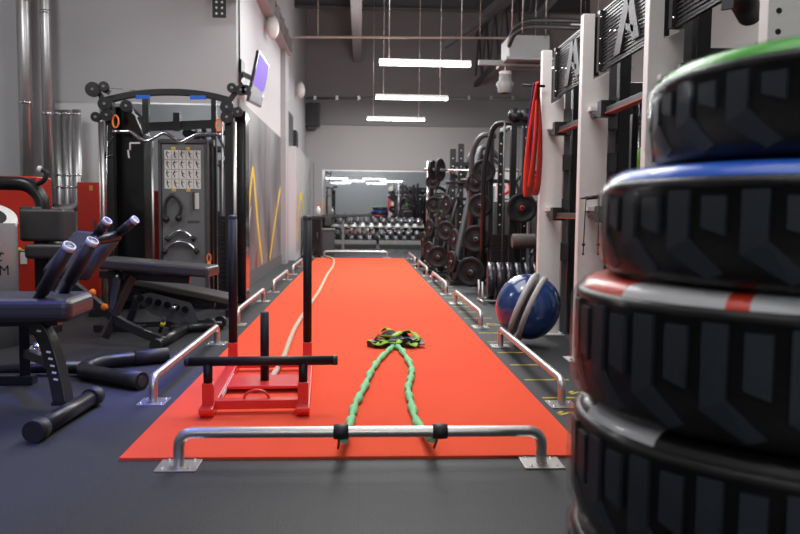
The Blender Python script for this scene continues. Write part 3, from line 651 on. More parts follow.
PL = [ # px, py, radius px, depth, facing, label
 (471,272,13.5,10.1,-25,'big floor level plate low on the machine with grey arch'),
 (457,273,11.5,11.2,-66,'plate just behind the big floor level plate'),
 (476,239,12.5,10.3,-20,'mid height plate on the machine beside the bumpers'),
 (480,206,11,10.4,-30,'upper plate beside the tall cable tower'),
 (484,171,10.5,10.2,-15,'highest plate in front of the curved tube'),
 (476,183,9,10.9,-25,'plate below left of the highest one'),
 (455,240,10,11.8,-75,'plate left of the mid height one'),
 (446,231,9,12.2,-30,'plate halfway up the second machine'),
 (438,257,10,12.4,-15,'low plate by the third right rail'),
 (429,252,9.5,12.9,-66,'low plate seen nearly edge on'),
 (452,262,10,11.2,-72,'low plate at the foot of second machine'),
 (447,205,9,12.6,-67,'plate under the high barbell'),
 (434,205,7.5,13.6,-15,'small round plate near the chrome bar'),
 (433,182,6.5,14.2,-15,'small high plate beside the chrome bar'),
 (430,228,8,13.8,-67,'plate behind the chrome bar, mid height'),
 (424,240,7.5,14.4,-78,'far low plate nearest the mirror rack'),
 (441,219,8,13,-78,'dark plate in the middle of the far cluster'),
 (522,208,13.5,9.3,-5,'plate with red hub beside the white upright'),
]
RHUB = mat('red hub', (.6,.03,.02), .4)
tr_ = thing('plate_tree', 'black plate tree holding the nearest discs by the bumper plates', 'plate stand', (1.75, 10.9, 0))
clus = {}
for i, (px, py, r, Y, fa, lab) in enumerate(PL):
    c = at(px, py, Y); ax_ = dirn(fa)
    r *= 1.12
    if c.z < r*Y/750: c.z = r*Y/750+.005
    plate(c, ax_, r*Y/750, .05, lab, hub=RHUB if 'red hub' in lab else HUBM)
    key = 'cm' if px > 486 else ('tree' if Y < 11 else ('L1' if Y < 12.25 else ('L2' if Y < 13.25 else 'L3')))
    clus.setdefault(key, []).append((c, ax_))
own = {'cm': cm, 'tree': tr_, 'L1': L1, 'L2': L2, 'L3': L3}
for key, lst in clus.items():
    ow = own[key]; mx_ = sum(c.x for c, _ in lst)/len(lst)+.08; my = max(c.y for c, _ in lst)+.22; mz = max(c.z for c, _ in lst)+.08
    if key != 'cm':
        MB().bb(mx_-.04, mx_+.04, my-.04, my+.04, 0, mz).build('plate_post', BLK, ow); MB().bb(mx_-.3, mx_+.3, my-.04, my+.04, 0, .06).bb(mx_-.04, mx_+.04, my-.25, my+.1, 0, .06).build('post_foot', BLK, ow, bevel=.005)
    for c, ax_ in lst:
        e = c-ax_*.12; g = Vector((mx_, my, c.z)) if key != 'cm' else Vector((c.x+.05, Y0, c.z))
        MB().cyl(c+ax_*.05, e, .02, 10).tube([e, g], .02, 8).build('storage_peg', BLK, ow)

# dumbbells: long rack under the far mirror
def dumbbell(c, axis, r, L, label, group, hm=DGR):
    t = thing('dumbbell', label, 'dumbbell', c, group); c = Vector(c); a = Vector(axis).normalized()
    MB().cyl(c-a*L*.5, c+a*L*.5, .016, 10).build('handle', CHR, t)
    for s in (-1, 1):
        h = MB(); h.lathe([(0,L*.22),(r*.9,L*.22),(r,L*.25),(r,L*.46),(r*.9,L*.5),(0,L*.5)], c, a*s, 14); h.build('head', [hm], t)
    return t
dr = thing('dumbbell_rack', 'long low two tier dumbbell rack under the far mirror', 'rack', (.5, 21.4, 0))
dx0, dx1, DY = at(331,236,21.3).x, at(424,236,21.3).x, 21.3
m = MB()
for x in (dx0+.05, (dx0+dx1)/2, dx1-.05): m.beam((x, DY-.25, 0), (x, DY+.35, .86), .07, .07); m.bb(x-.04, x+.04, DY-.3, DY+.4, 0, .05)
m.build('rack_frame', BLK, dr)
for z, y in ((.36, DY-.08), (.70, DY+.16)): MB().box(((dx0+dx1)/2, y, z), (dx1-dx0, .3, .03), M=Matrix.Rotation(.3,3,'X')).build('shelf', STL if z > .6 else BLK, dr)
HL = mat('grey urethane head', (.14,.14,.15), .35, .3, .05, 30, .2)
d1_ = dumbbell((dx0+.25, DY-.08, .47), (.15,1,-.3), .08, .34, 'grey headed dumbbell in the lower row of the far rack', 'dumbbells on the far rack', HL)
d1_['_x'] = 0
nth = ['leftmost', 'second from left', 'third from left', 'fourth from left', 'fifth from left', 'sixth from left', 'seventh from left', 'eighth from left', 'ninth from left', 'rightmost']
for k in range(10):
    x = dx0+.2+k*(dx1-dx0-.4)/9
    lo = d1_ if k == 0 else dup(d1_)
    lo.location = (x, DY-.08, .47); lo['label'] = f'grey headed dumbbell, {nth[k]} in the lower row of the far rack'
    hi = dup(d1_); hi.location = (x+.06, DY+.16, .81); hi['label'] = f'grey headed dumbbell, {nth[k]} in the upper row of the far rack'
# bench silhouette in front of that rack
def simple_bench(c, label, rz=0, back=True, cat='bench'):
    t = thing('weight_bench', label, cat, c, None); x, y, _ = c
    MB().box((x, y, .44), (1.1,.28,.07)).build('seat_pad', PAD, t, bevel=.02, seg=3)
    MB().bb(x-.5, x+.5, y-.03, y+.03, .34, .4).build('spine', BLK, t)
    for s in (-.45, .42): MB().bb(x+s-.03, x+s+.03, y-.03, y+.03, .05, .36).bb(x+s-.03, x+s+.03, y-.25, y+.25, 0, .05).build('leg', BLK, t)
    t.rotation_euler = (0,0,rz); return t
q = fl(343, 251.5); t = thing('preacher_bench', 'dark preacher style bench standing before the far dumbbell rack', 'bench', (q.x, q.y, 0))
m = MB(); m.bb(q.x-.03,q.x+.03,q.y-.03,q.y+.03,.05,.95).bb(q.x-.4,q.x+.4,q.y-.04,q.y+.04,0,.05).bb(q.x-.04,q.x+.04,q.y-.4,q.y+.4,0,.05); m.build('post', MGR, t)
MB().box((q.x+.1,q.y,.98),(1.3,.3,.09),M=Matrix.Rotation(-.05,3,'Y')).build('pad', PAD, t, bevel=.02)
MB().bb(q.x-.5,q.x-.3,q.y-.2,q.y+.2,.7,.95).bb(q.x-.3,q.x+.3,q.y-.02,q.y+.02,.75,.8).build('arm_rest', PAD, t, bevel=.02)
# bin / speaker boxes at the left of the far mirror
q = fl(306, 257); t = thing('storage_cabinet', 'small black cabinet against the left wall before the far mirror', 'cabinet', (q.x, q.y+.2, 0))
q.x = -1.13
MB().bb(q.x-.22,q.x+.2,q.y,q.y+.5,.04,.95).build('carcass', BLK, t, bevel=.01); o = MB().bb(q.x-.2,q.x+.18,q.y-.02,q.y,.07,.9).build('door', BLKG, t); MB().bb(q.x+.1,q.x+.12,q.y-.045,q.y-.02,.45,.6).build('handle', CHR, o); MB().bb(q.x-.24,q.x+.22,q.y-.03,q.y+.52,.95,.98).build('top', DGR, t)
b = MB(); b.lathe([(0,0),(.05,0),(.05,.16),(.03,.2),(.02,.2),(.02,.24),(0,.24)], (q.x+.12, q.y+.2, .98)); o = b.build('spray_bottle', WHP, loc=(q.x+.12, q.y+.2, .98)); tag(o, 'white spray bottle standing on the small black cabinet', 'bottle')
MB().lathe([(0,.24),(.022,.24),(.022,.28),(0,.28)], (q.x+.12, q.y+.2, .98)).box((q.x+.15, q.y+.2, 1.25), (.07,.02,.02)).build('red_trigger', BAND, o)
q = fl(324, 255); t = thing('grey_block', 'squat dark grey box beside the far dumbbell rack', 'box', (q.x, q.y, 0))
MB().bb(q.x-.22,q.x+.25,q.y,q.y+.5,0,.62).build('box_body', DGR, t, bevel=.02); MB().bb(q.x-.24,q.x+.27,q.y-.02,q.y+.52,.62,.66).build('lid', MGR, t, bevel=.01)

# dark towers behind the rig, with lime things
for k, (x, y) in enumerate([(2.55, 5.6), (2.75, 7.1), (2.9, 8.4)]):
    t = thing('pulley_tower', ['black weight tower behind the rig, nearest the tyres', 'black weight tower behind the rig, middle of three', 'black weight tower behind the rig, farthest back'][k], 'gym machine', (x, y, 0), 'weight towers behind the rig')
    MB().bb(x-.3,x+.3,y-.3,y+.3,0,.1).build('base', BLK, t, bevel=.01)
    for s in (-.27,.27): MB().bb(x+s-.04,x+s+.04,y-.05,y+.05,.1,2.2).build('post', BLK, t, bevel=.005)
    MB().bb(x-.31,x+.31,y-.06,y+.06,2.2,2.32).build('head_beam', BLK, t, bevel=.01)
    MB().bb(x-.24,x+.24,y+.08,y+.1,.1,2.15).build('rear_shroud', BLKG, t)
    m = MB()
    for i in range(16): m.bb(x-.16,x+.16,y-.09,y+.05,.12+i*.05,.165+i*.05)
    m.build('weight_stack', PLATE, t)
    m = MB().cyl((x-.1,y,.1),(x-.1,y,2.2),.012,8).cyl((x+.1,y,.1),(x+.1,y,2.2),.012,8); m.build('guide_rod', CHR, t)
def shelf_rack(x, y, label):
    t = thing('storage_rack', label, 'rack', (x, y, 0))
    for a in (-.5,.5):
        for b_ in (-.2,.2): MB().bb(x+a-.025,x+a+.025,y+b_-.025,y+b_+.025,0,1.9).build('post', BLK, t)
    for z in (.25,.8,1.35,1.85): MB().bb(x-.52,x+.52,y-.22,y+.22,z,z+.03).build('shelf', DGR, t)
    return t
shelf_rack(2.75, 6.35, 'black storage shelves between two weight towers')
k = 0
for z in (.28, .83, 1.38):
    for dx in (-.32, 0, .32):
        lime = (k*5) % 3 == 0 or k in (2,7); nm = ['bottom', 'middle', 'top'][int(z*2-.1)//1 if 0 else (0 if z < .5 else 1 if z < 1 else 2)]; ps = {-.32:'left', 0:'centre', .32:'right'}[dx]
        t = thing('medicine_ball', f"{'lime green' if lime else 'black'} medicine ball, {ps} on the {nm} shelf behind the rig", 'ball', (2.75+dx, 6.3, z), 'medicine balls behind the rig')
        o = MB().sphere((2.75+dx, 6.3, z+.142), .14, n=24, m=16).build('ball_shell', LIMEP if lime else RUB, t)
        MB().tube([(2.75+dx+.141*math.cos(a), 6.3, z+.142+.141*math.sin(a)) for a in [2*PI*i/30 for i in range(30)]], .004, 6, closed=True).build('seam', BLK, t)
        k += 1
# lime kettlebells seen between the uprights
# right wall dumbbell racks
for j, y in enumerate((10.5, 13.5, 16.5)):
    t = thing('dumbbell_rack', ['chrome trimmed dumbbell rack on the right, nearest', 'chrome trimmed dumbbell rack on the right, middle', 'chrome trimmed dumbbell rack on the right, farthest'][j], 'rack', (4.3, y, 0), 'dumbbell racks along the right wall')
    for s in (-1.1, 1.1): MB().beam((4.0, y+s, 0), (4.6, y+s, 1.15), .06, .06).build('side_frame', BLK, t)
    for q_, z in enumerate((.35, .7, 1.05)):
        xx = 4.0+.6*z/1.15-.05; MB().bb(xx-.16, xx+.14, y-1.15, y+1.15, z-.02, z+.01).build('shelf', STL, t)
        for i in range(9):
            dl = dup(d1_); dl.location = (xx, y-1.0+i*.25, z+.1); dl.rotation_euler = (0,0,PI/2)
            dl['group'] = 'dumbbells on the right wall racks'
            dl['label'] = f"dumbbell {['nearest end','second','third','fourth','fifth','sixth','seventh','eighth','far end'][i]} along the {['bottom','middle','top'][q_]} tier of the {['nearest','middle','farthest'][j]} right wall rack"
# poster boards
for k, (px, py, Y) in enumerate([(504,187,17.0)]):
    p = at(px, py, Y); t = thing('notice_board', 'white notice board with a red ring emblem behind the machines', 'sign', p)
    MB().bb(p.x-.2,p.x+.3,Y,Y+.02,p.z-.5,p.z+.42).build('board', WHP, t); MB().tube([(p.x+.13*math.cos(a),Y-.01,p.z+.15*math.sin(a)) for a in [2*PI*i/24 for i in range(24)]], .03, 8, closed=True).build('emblem', BAND, t)
    MB().bb(p.x-.03,p.x+.03,Y-.015,Y,p.z-.03,p.z+.03).build('emblem_centre', BAND, t); MB().bb(p.x-.02,p.x+.02,Y+.02,Y+.06,0,p.z+.3).bb(p.x-.3,p.x+.3,Y-.2,Y+.3,0,.03).build('stand', DGR, t)
    MB().bb(p.x-.16,p.x+.16,Y-.012,Y-.002,p.z-.36,p.z-.33).bb(p.x-.16,p.x+.1,Y-.012,Y-.002,p.z-.29,p.z-.26).build('print_line', DGR, t)
# lean machine fillers further back right (dark frames)
for k, (x, y) in enumerate([(3.0, 11.6), (3.2, 13.2), (2.9, 15.2), (2.6, 18.7)]):
    t = thing('leg_machine', ['black seated machine farther right, nearest of four', 'black seated machine farther right, second of four', 'black seated machine farther right, third of four', 'black seated machine farther right, last before the mirror'][k], 'gym machine', (x, y, 0), 'seated machines farther right')
    MB().bb(x-.4,x+.4,y-.5,y-.43,0,.06).bb(x-.04,x+.04,y-.5,y+.6,0,.06).bb(x-.4,x+.4,y+.5,y+.57,0,.06).build('base_frame', BLK, t)
    MB().box((x,y-.1,.5),(.42,.4,.09)).build('seat', PAD, t, bevel=.02); MB().box((x,y+.22,.95),(.36,.1,.75),M=Matrix.Rotation(-.2,3,'X')).build('backrest', PAD, t, bevel=.03)
    MB().bb(x-.03,x+.03,y-.1,y-.04,.06,.46).bb(x-.03,x+.03,y+.3,y+.36,.06,1.3).build('post', BLK, t)
    MB().tube(fillet([(x-.4,y+.5,.05),(x-.4,y+.45,1.75),(x+.4,y+.45,1.75),(x+.4,y+.5,.05)],.2,8),.035,12).build('arch', BLK, t)
    MB().bb(x+.2,x+.38,y+.3,y+.42,.1,1.5).build('stack_tower', BLKG, t); MB().cyl((x-.38,y-.2,1.1),(x-.38,y+.4,1.3),.02,10).cyl((x+.38,y-.2,1.1),(x+.38,y+.4,1.3),.02,10).build('press_arm', STL, t)
# ================================================================== FUNCTIONAL TRAINER (left)
FY = 8.0
def q8(px, py, Y=FY): return at(px, py, Y)
ft = thing('functional_trainer', 'black dual pulley cable trainer with arched top and wavy chrome bar', 'gym machine', (-2.0, 8.2, 0))
# arched top bar
arch = [q8(107,100), q8(128,95.5), q8(148,93), q8(168,92.2), q8(190,93), q8(212,96), q8(232,101)]
P = catmull(arch, 5); MB().tube(P, .045, 4, sq=1.0).build('top_arch', BLK, ft, bevel=.004)
m = MB()
for x0_, x1_, yy in ((136,150,97.0),(190,206,97.5)): m.beam(q8(x0_,yy,FY-.045), q8(x1_,yy,FY-.045), .01, .04)
m.build('blue_decal', mat('blue decal', (.02,.12,.6), .3), ft)  # blue strips painted as reflections on the arch
def vpost(px, ytop, Y, w, d, name, mt, par=ft, z0=0, bevel=.004):
    p = at(px, ytop, Y); return MB().bb(p.x-w/2, p.x+w/2, Y-d/2, Y+d/2, z0, p.z).build(name, mt, par, bevel=bevel)
vpost(110, 101, FY, .075, .1, 'column', BLK); vpost(229, 101, FY, .075, .1, 'column', BLK)
vpost(146, 98, FY+.45, .07, .07, 'rear_column', BLK); vpost(214, 100, FY+.45, .055, .07, 'rear_column', BLK)
for px, r, Y in ((102,.022,FY-.08),(99,.012,FY+.0),(234.5,.024,FY-.1),(152,.018,FY+.2),(222,.012,FY+.3)):
    p = at(px, 122 if px < 120 or px > 200 else 140, Y); MB().cyl((p.x, Y, .06), (p.x, Y, p.z), r*.8, 12).build('guide_rod', STL, ft)
# shrouds
a, b = q8(118,135,FY+.25), q8(146,112,FY+.25)
MB().prism([(a.x, FY+.15, .08), (b.x, FY+.15, .08), (b.x, FY+.15, a.z), (b.x-.12, FY+.15, b.z+.04), (a.x, FY+.15, b.z+.04)], (0,.3,0)).build('stack_shroud', BLKG, ft, bevel=.01)
a, b = q8(236,135,FY+.25), q8(243,112,FY+.25); MB().bb(a.x, b.x+.04, FY+.15, FY+.42, .08, b.z).build('stack_shroud', BLKG, ft, bevel=.01)
a, b = q8(206,150,FY+.35), q8(213,143,FY+.35); MB().bb(a.x, b.x, FY+.3, FY+.42, .08, b.z).build('stack_shroud', BLK, ft, bevel=.01)
ws = MB()
for k in range(18): ws.bb(q8(224,200).x-.07, q8(224,200).x+.06, FY+.02, FY+.14, .12+k*.05, .165+k*.05)
ws.build('weight_stack', PLATE, ft)
# white strokes painted as highlights on the glossy shroud
m = MB()
for (xa, ya, xb, yb) in ((130,143,140,143),(130,143,130,150),(132,112,138,117),(128,150,129,158)): m.beam(q8(xa,ya,FY+.14), q8(xb,yb,FY+.14), .006, .016)
m.build('white_sticker', PRINT, ft)
# wavy pull-up bar
wv = [(113,131.5),(125,131.5),(131,132),(139,138),(147,141),(156,137),(164,133.2),(172,137),(180.5,142),(189,138),(197,134.5),(205,134),(222,134.5)]
MB().tube(catmull([q8(x, y, FY-.05) for x, y in wv], 5), .019, 12).build('wavy_pullup_bar', CHR, ft)
# dark bar and slab modelled from reflections in the mirror behind
MB().beam(q8(147,127,FY+.45), q8(216,124,FY+.45), .06, .09).build('rear_crossbar', BLK, ft)
MB().beam(q8(177,113,FY+.4), q8(177,131,FY+.4), .07, .07).build('crossbar_bracket', BLK, ft)
MB().bb(q8(158,140).x-.05, q8(205,140).x+.03, FY+.3, FY+.4, q8(170,143).z, q8(170,140).z+.04).build('panel_rail', DGR, ft)
# pulleys, arms and carabiners
for s, pts in (('left', [(93,89.5,.075),(104,86.5,.05),(105,104,.07),(107,115,.065),(126.5,106,.06),(96,117,.05)]), ('right', [(241,90,.055),(232,88,.05),(227,107,.07),(227,117,.065),(246,90,.05),(238,112,.05)])):
    for i, (px, py, r) in enumerate(pts):
        p = q8(px, py, FY-.1); o = MB().lathe([(.012,-.02),(r,-.02),(r,-.012),(r*.8,-.006),(r*.8,.006),(r,.012),(r,.02),(.012,.02)], p, (0,1,0), 24, flat=True).build('pulley', BLK, ft)
        MB().cyl(p-Vector((0,.03,0)), p+Vector((0,.05,0)), .014, 10).build('pulley_bolt', CHR, o)
m = MB(); m.poly_beam([q8(92,90,FY-.06), q8(101,95,FY-.06), q8(106,115,FY-.06), q8(97,118,FY-.06)], .04, .05); m.beam(q8(100,88,FY-.06), q8(110,93,FY-.04), .03,.05); m.build('pulley_bracket', BLK, ft, bevel=.004); m = MB()
m.poly_beam([q8(246,90,FY-.06), q8(236,92,FY-.06), q8(227,104,FY-.06), q8(229,120,FY-.06)], .04, .05); m.beam(q8(228,120,FY-.06), q8(239,112,FY-.06), .03, .04); m.build('pulley_bracket', BLK, ft, bevel=.004)
m = MB(); m.tube([q8(104,88), q8(128,89.5), q8(150,93)], .004, 6); m.tube([q8(107,125,FY-.1), q8(106,250,FY-.1)], .004, 6); m.build('steel_cable', CHR, ft)
for px, py in ((115.5,121.5),(219,125)):
    p = q8(px, py, FY-.1); m = MB(); m.tube([p+Vector((.03*math.cos(a), 0, .062*math.sin(a))) for a in [2*PI*i/24 for i in range(24)]], .009, 8, closed=True)
    tag(m.build('carabiner', ORG, loc=p), f"orange carabiner hanging at the {'left' if px < 150 else 'right'} end of the wavy bar", 'carabiner')
# rack rungs at left column
m = MB()
for z in (1.55,): m.cyl(q8(104,158,FY-.05), q8(113,155,FY-.05), .014, 8)
m.tube(catmull([q8(113,136,FY-.05), q8(108,146,FY-.06), q8(105,158,FY-.05)], 5), .012, 8).build('hanging_strap', RUB, ft); m = MB(); m.tube(catmull([q8(219,138,FY-.08), q8(224,148,FY-.08), q8(225,156,FY-.08)], 5), .012, 8); m.build('hanging_strap', RUB, ft)
# centre panel
a, b = q8(161,143,FY+.2), q8(205,143,FY+.2); pz = a.z
pn = MB().bb(a.x, b.x, FY+.2, FY+.3, .1, pz).build('accessory_panel', mat('grey accessory panel', (.16,.165,.17), .4, .2, .02, 20, .1), ft, bevel=.01)
MB().bb(a.x-.03, a.x, FY+.18, FY+.32, .08, pz+.02).bb(b.x, b.x+.03, FY+.18, FY+.32, .08, pz+.02).bb(a.x-.03, b.x+.03, FY+.18, FY+.32, pz, pz+.04).build('panel_frame', DGR, ft, bevel=.004)
CW, CK, CY2 = mat('chart white', (.7,.7,.68), .5), mat('chart ink', (.03,.03,.03), .5), mat('chart amber', (.7,.42,.05), .5)
c0, c1_ = q8(164,149.5,FY+.2), q8(201,189,FY+.2); cw = (c1_.x-c0.x)/5; ch = (c0.z-c1_.z)/4; y = FY+.2
m = MB(); m.bb(c0.x, c1_.x, y-.006, y-.001, c1_.z, c0.z); ch_o = m.build('exercise_chart', CW, ft)
ink = MB(); am = MB(); rn = random.Random(3)
for i in range(5):
    for j in range(4):
        x, z = c0.x+cw*i, c0.z-ch*j
        ink.bb(x+cw*.06, x+cw*.94, y-.008, y-.006, z-ch*.04, z); ink.bb(x, x+cw*.04, y-.008, y-.006, z-ch, z)
        ang = rn.uniform(-.6,.6); ink.beam((x+cw*.4, y-.008, z-ch*.25), (x+cw*(.4+.3*ang), y-.008, z-ch*.6), .003, cw*.16); ink.beam((x+cw*.45, y-.008, z-ch*.6), (x+cw*(.6+.3*ang), y-.008, z-ch*.85), .003, cw*.12)
        ink.beam((x+cw*.4, y-.008, z-ch*.35), (x+cw*.8, y-.008, z-ch*(.35+ang*.2)), .003, cw*.08); ink.bb(x+cw*.35, x+cw*.5, y-.008, y-.006, z-ch*.26, z-ch*.14)
for x in (1, 3):
    am.bb(c0.x+cw*x, c0.x+cw*(x+.6), y-.009, y-.006, c0.z-.0, c0.z+.03); am.bb(c0.x+cw*x, c0.x+cw*(x+.6), y-.009, y-.006, c1_.z-.03, c1_.z)
ink.build('chart_figures', CK, ch_o); am.build('chart_labels', CY2, ch_o)
m = MB()
for i in range(6): x = q8(188+i*2,222,y).x; m.bb(x, x+.014, y-.004, y-.001, q8(188,223,y).z, q8(188,220.5,y).z)
m.build('panel_lettering', CK, ft)
MB().bb(q8(195,200,y).x, q8(199,200,y).x, y-.005, y, q8(195,209,y).z, q8(195,193,y).z).build('paper_label', CW, ft); MB().bb(q8(193.5,200,y).x, q8(195,200,y).x, y-.05, y, q8(195,209,y).z, q8(195,192,y).z).build('hook_bar', CK, ft)
# rope hung on panel, V handles
def hung(name, label, cat, px, py):
    p = q8(px, py, y-.05); t = thing(name, label, cat, p); return t
t = hung('tricep_rope', 'black double ended pull rope hung on the grey accessory panel', 'rope', 172, 192)
MB().cyl(q8(172,192,y), q8(172,192,y-.06), .016, 10).build('hook', CHR, t)
MB().tube(catmull([q8(165.5,219,y-.05), q8(165,208,y-.05), q8(167,200,y-.05), q8(172,196,y-.05), q8(178,200,y-.05), q8(181,208,y-.05), q8(178.5,219,y-.05)], 6), .017, 10).build('rope_body', RUB, t)
for px, py in ((166,219),(178.5,218)): MB().sphere(q8(px,py,y-.05), .036).build('end_ball', RUB, t)
for k, (ya, yb, xa, xb) in enumerate(((230,240,166,195),(241,253,163,198))):
    t = hung('row_handle', ['upper chrome row handle hung on the grey panel', 'lower wide chrome row handle hung on the grey panel'][k], 'handle', 180, ya)
    pts = [q8(xa,yb,y-.05), q8(xa+8,ya+3,y-.05), q8(180,ya,y-.05), q8(xb-8,ya+3,y-.05), q8(xb,yb,y-.05)]
    MB().tube(fillet(pts,.05,4), .017, 10).build('handle_frame', CHR, t)
    for s, e in ((pts[0], pts[1]), (pts[4], pts[3])): MB().cyl(s, s+(e-s)*.35, .027, 12).build('grip', RUB, t)
    MB().cyl(q8(180,ya,y-.05), q8(180,ya,y), .014, 10).build('hook', CHR, t)
# base
x0_, x1_ = q8(100,200).x, q8(243,200).x
MB().bb(x0_, x1_, FY+.3, FY+.42, 0, .1).bb(x0_, x0_+.12, FY-.4, FY+.5, 0, .08).bb(x1_-.12, x1_, FY-.4, FY+.5, 0, .08).build('base_frame', BLK, ft, bevel=.006)
t = tag(MB().tube([q8(209,262,FY-.1), q8(209,270,FY-.1)], .02, 10).tube([q8(209,258,FY-.1)+Vector((.02*math.cos(a),0,.04*math.sin(a))) for a in [2*PI*i/16 for i in range(16)]], .007, 6, closed=True).build('cable_clip', ORG, loc=q8(209,262,FY-.1)), 'small orange clip low on the right trainer column', 'carabiner')

# ================================================================== WALL THINGS
tv = thing('wall_television', 'slim wall television with purple screen tilted from the left wall', 'television', (-1.45, 10.3, 2.9))
A, B_, D_, E_ = at(259.5,50.5,9.9), at(269.5,65.5,10.75), at(249,101.5,9.9), at(261,108,10.75)
nrm = (B_-A).cross(D_-A).normalized(); nrm = nrm if nrm.x > 0 else -nrm
MB().prism([A, B_, E_, D_], -nrm*.04).build('casing', BLKG, tv)
def tvp(u, v): return (A*(1-u)+B_*u)*(1-v)+(D_*(1-u)+E_*u)*v + nrm*.002
m = MB(); m.add([tvp(.03,.03), tvp(.97,.03), tvp(.97,.66), tvp(.03,.66)], [(0,1,2,3)]); m.build('screen_picture', SCRP, tv)
m = MB(); m.add([tvp(.03,.66), tvp(.97,.66), tvp(.97,.95), tvp(.03,.95)], [(0,1,2,3)]); m.build('screen_footer', SCRG, tv)
m = MB(); c_ = tvp(.5,.5)-nrm*.05; m.beam(c_, (WX, 10.3, c_.z+.1), .06, .06); m.box((WX+.02, 10.3, c_.z+.1), (.04,.3,.3)); m.build('wall_bracket', BLK, tv)
MB().cyl((WX+.02, 10.1, 2.9), (WX+.02, 10.1, 4.3), .012, 8).build('power_conduit', BLK, tv)
sp = thing('wall_speaker', 'black box loudspeaker on the far wall near the left corner', 'speaker', at(311,115,YF-.2))
p = at(311,115,YF-.3); MB().bb(p.x-.24,p.x+.26,YF-.45,YF-.12,p.z-.33,p.z+.33).build('cabinet', BLK, sp, bevel=.02)
MB().bb(p.x-.2,p.x+.22,YF-.46,YF-.45,p.z-.28,p.z+.28).build('grille', RUB, sp); MB().bb(p.x-.1,p.x+.12,YF-.4,YF,p.z-.42,p.z-.33).bb(p.x-.06,p.x+.06,YF-.14,YF,p.z-.2,p.z+.2).build('bracket', BLK, sp)
for k, (px, py, Y, lab) in enumerate(((270,27,12.9,'white rounded wall speaker under the lintel, nearer one'), (298.5,90,18.8,'white rounded wall speaker past the column, farther one'))):
    p = at(px, py, Y); t = thing('wall_speaker', lab, 'speaker', (WX, Y, p.z), 'white wall speakers')
    MB().sphere((WX+.13,Y,p.z), .2, .55, .8, 1.0).build('housing', WHP, t); MB().cyl((WX,Y,p.z), (WX+.08,Y,p.z), .06).build('wall_mount', WHP, t)
p = at(299, 130, 18.9); 
t = thing('fire_panel', 'narrow black wall box past the left column', 'box', (WX, 18.4, p.z)); MB().bb(WX-.005,WX+.08,18.2,18.7,2.62,3.02).build('case', BLKG, t, bevel=.01); MB().bb(WX+.08,WX+.085,18.25,18.65,2.65,2.95).build('cover', RUB, t)
t = thing('wall_panel', 'large dark grey panel on the left wall past the column', 'panel', (WX, 17.5, 2.9)); MB().bb(WX,WX+.03,16.4,17.9,2.55,3.3).build('board', SKIRT, t, bevel=.004); MB().bb(WX+.03,WX+.035,16.45,17.85,2.6,3.25).build('face', DGR, t)
# hanging bracket at top left
t = thing('ceiling_bracket', 'black perforated bracket hanging from the soffit at upper left', 'bracket', at(220,8,9.7))
p = at(220,18,9.7); MB().bb(p.x-.09,p.x+.08,9.68,9.7,p.z,3.86).build('perforated_plate', BLK, t); MB().bb(p.x-.2,p.x+.25,9.5,9.95,3.8,3.86).build('arm', BLK, t)
m = MB()
for i in range(3):
    for j in range(2): m.cyl((p.x-.04+j*.07, 9.678, p.z+.05+i*.07), (p.x-.04+j*.07, 9.682, p.z+.05+i*.07), .014, 10)
m.build('hole', WHP, t)
# ducts
for k, (px, r, Y) in enumerate(((25.5,.08,9.55),(47,.058,9.6))):
    x = at(px,100,Y).x; t = thing('vertical_duct', ['widest shiny metal pipe running floor to ceiling at far left', 'slimmer shiny metal pipe right of the widest one'][k], 'pipe', (x, Y, 0), 'shiny metal pipes on the left')
    MB().cyl((x,Y,0),(x,Y,ZC),r,28).build('pipe', DUCT, t)
    for z in (2.37, 1.2, 3.6): MB().lathe([(r,-.02),(r+.008,-.018),(r+.008,.018),(r,.02)], (x,Y,z-.12*k), n=28).build('joint_band', CHR, t)
for k, (px, r, Y, zb) in enumerate(((59,.06,9.72,.9),(67,.055,9.7,1.1),(77,.055,9.62,1.15))):  # short ducts modelled after pipe reflections in the mirror
    x = at(px,150,Y).x; zt = at(px,110,Y).z; t = thing('vertical_duct', ['short metal duct, left of the cluster of three', 'short metal duct, middle of the cluster of three', 'short metal duct with an elbow, right of the cluster of three'][k], 'pipe', (x, Y, 0), 'cluster of short metal ducts')
    if k < 2: MB().cyl((x,Y,0),(x,Y,zt),r,24).build('pipe', DUCT, t)
    else:
        MB().tube(fillet([(x,Y,zt),(x,Y,1.08),(x-.28,Y,1.08)],.1,8), r, 24).build('pipe', DUCT, t)
        MB().cyl((x-.25,Y,0),(x-.25,Y,1.08),r,24).build('lower_pipe', DUCT, t)
    for z in (1.35,1.5,zt-.05): MB().lathe([(r,-.015),(r+.006,-.013),(r+.006,.013),(r,.015)], (x,Y,z), n=24).build('joint_band', CHR, t)

# ceiling lights
def pendant(px0, px1, py, Y, lab):
    a, b = at(px0,py,Y), at(px1,py,Y); t = thing('linear_pendant_light', lab, 'ceiling light', ((a.x+b.x)/2, Y, a.z), 'pendant linear lights')
    MB().bb(a.x,b.x,Y-.04,Y+.04,a.z,a.z+.05).build('housing', WHP, t, bevel=.004); MB().bb(a.x+.01,b.x-.01,Y-.038,Y+.038,a.z-.035,a.z).build('diffuser', LED, t)
    w = MB()
    for x in (a.x+.15,b.x-.15): w.cyl((x,Y,a.z+.05),(x,Y,ZC),.006,6)
    w.build('suspension_wire', DUCT, t)
    l = bpy.data.lights.new('tube', 'AREA'); l.shape = 'RECTANGLE'; l.size = b.x-a.x; l.size_y = .1; l.energy = 60; l.color = (1,.98,.96)
    o = bpy.data.objects.new('pendant_lamp', l); C.objects.link(o); o.location = ((a.x+b.x)/2, Y, a.z-.05)
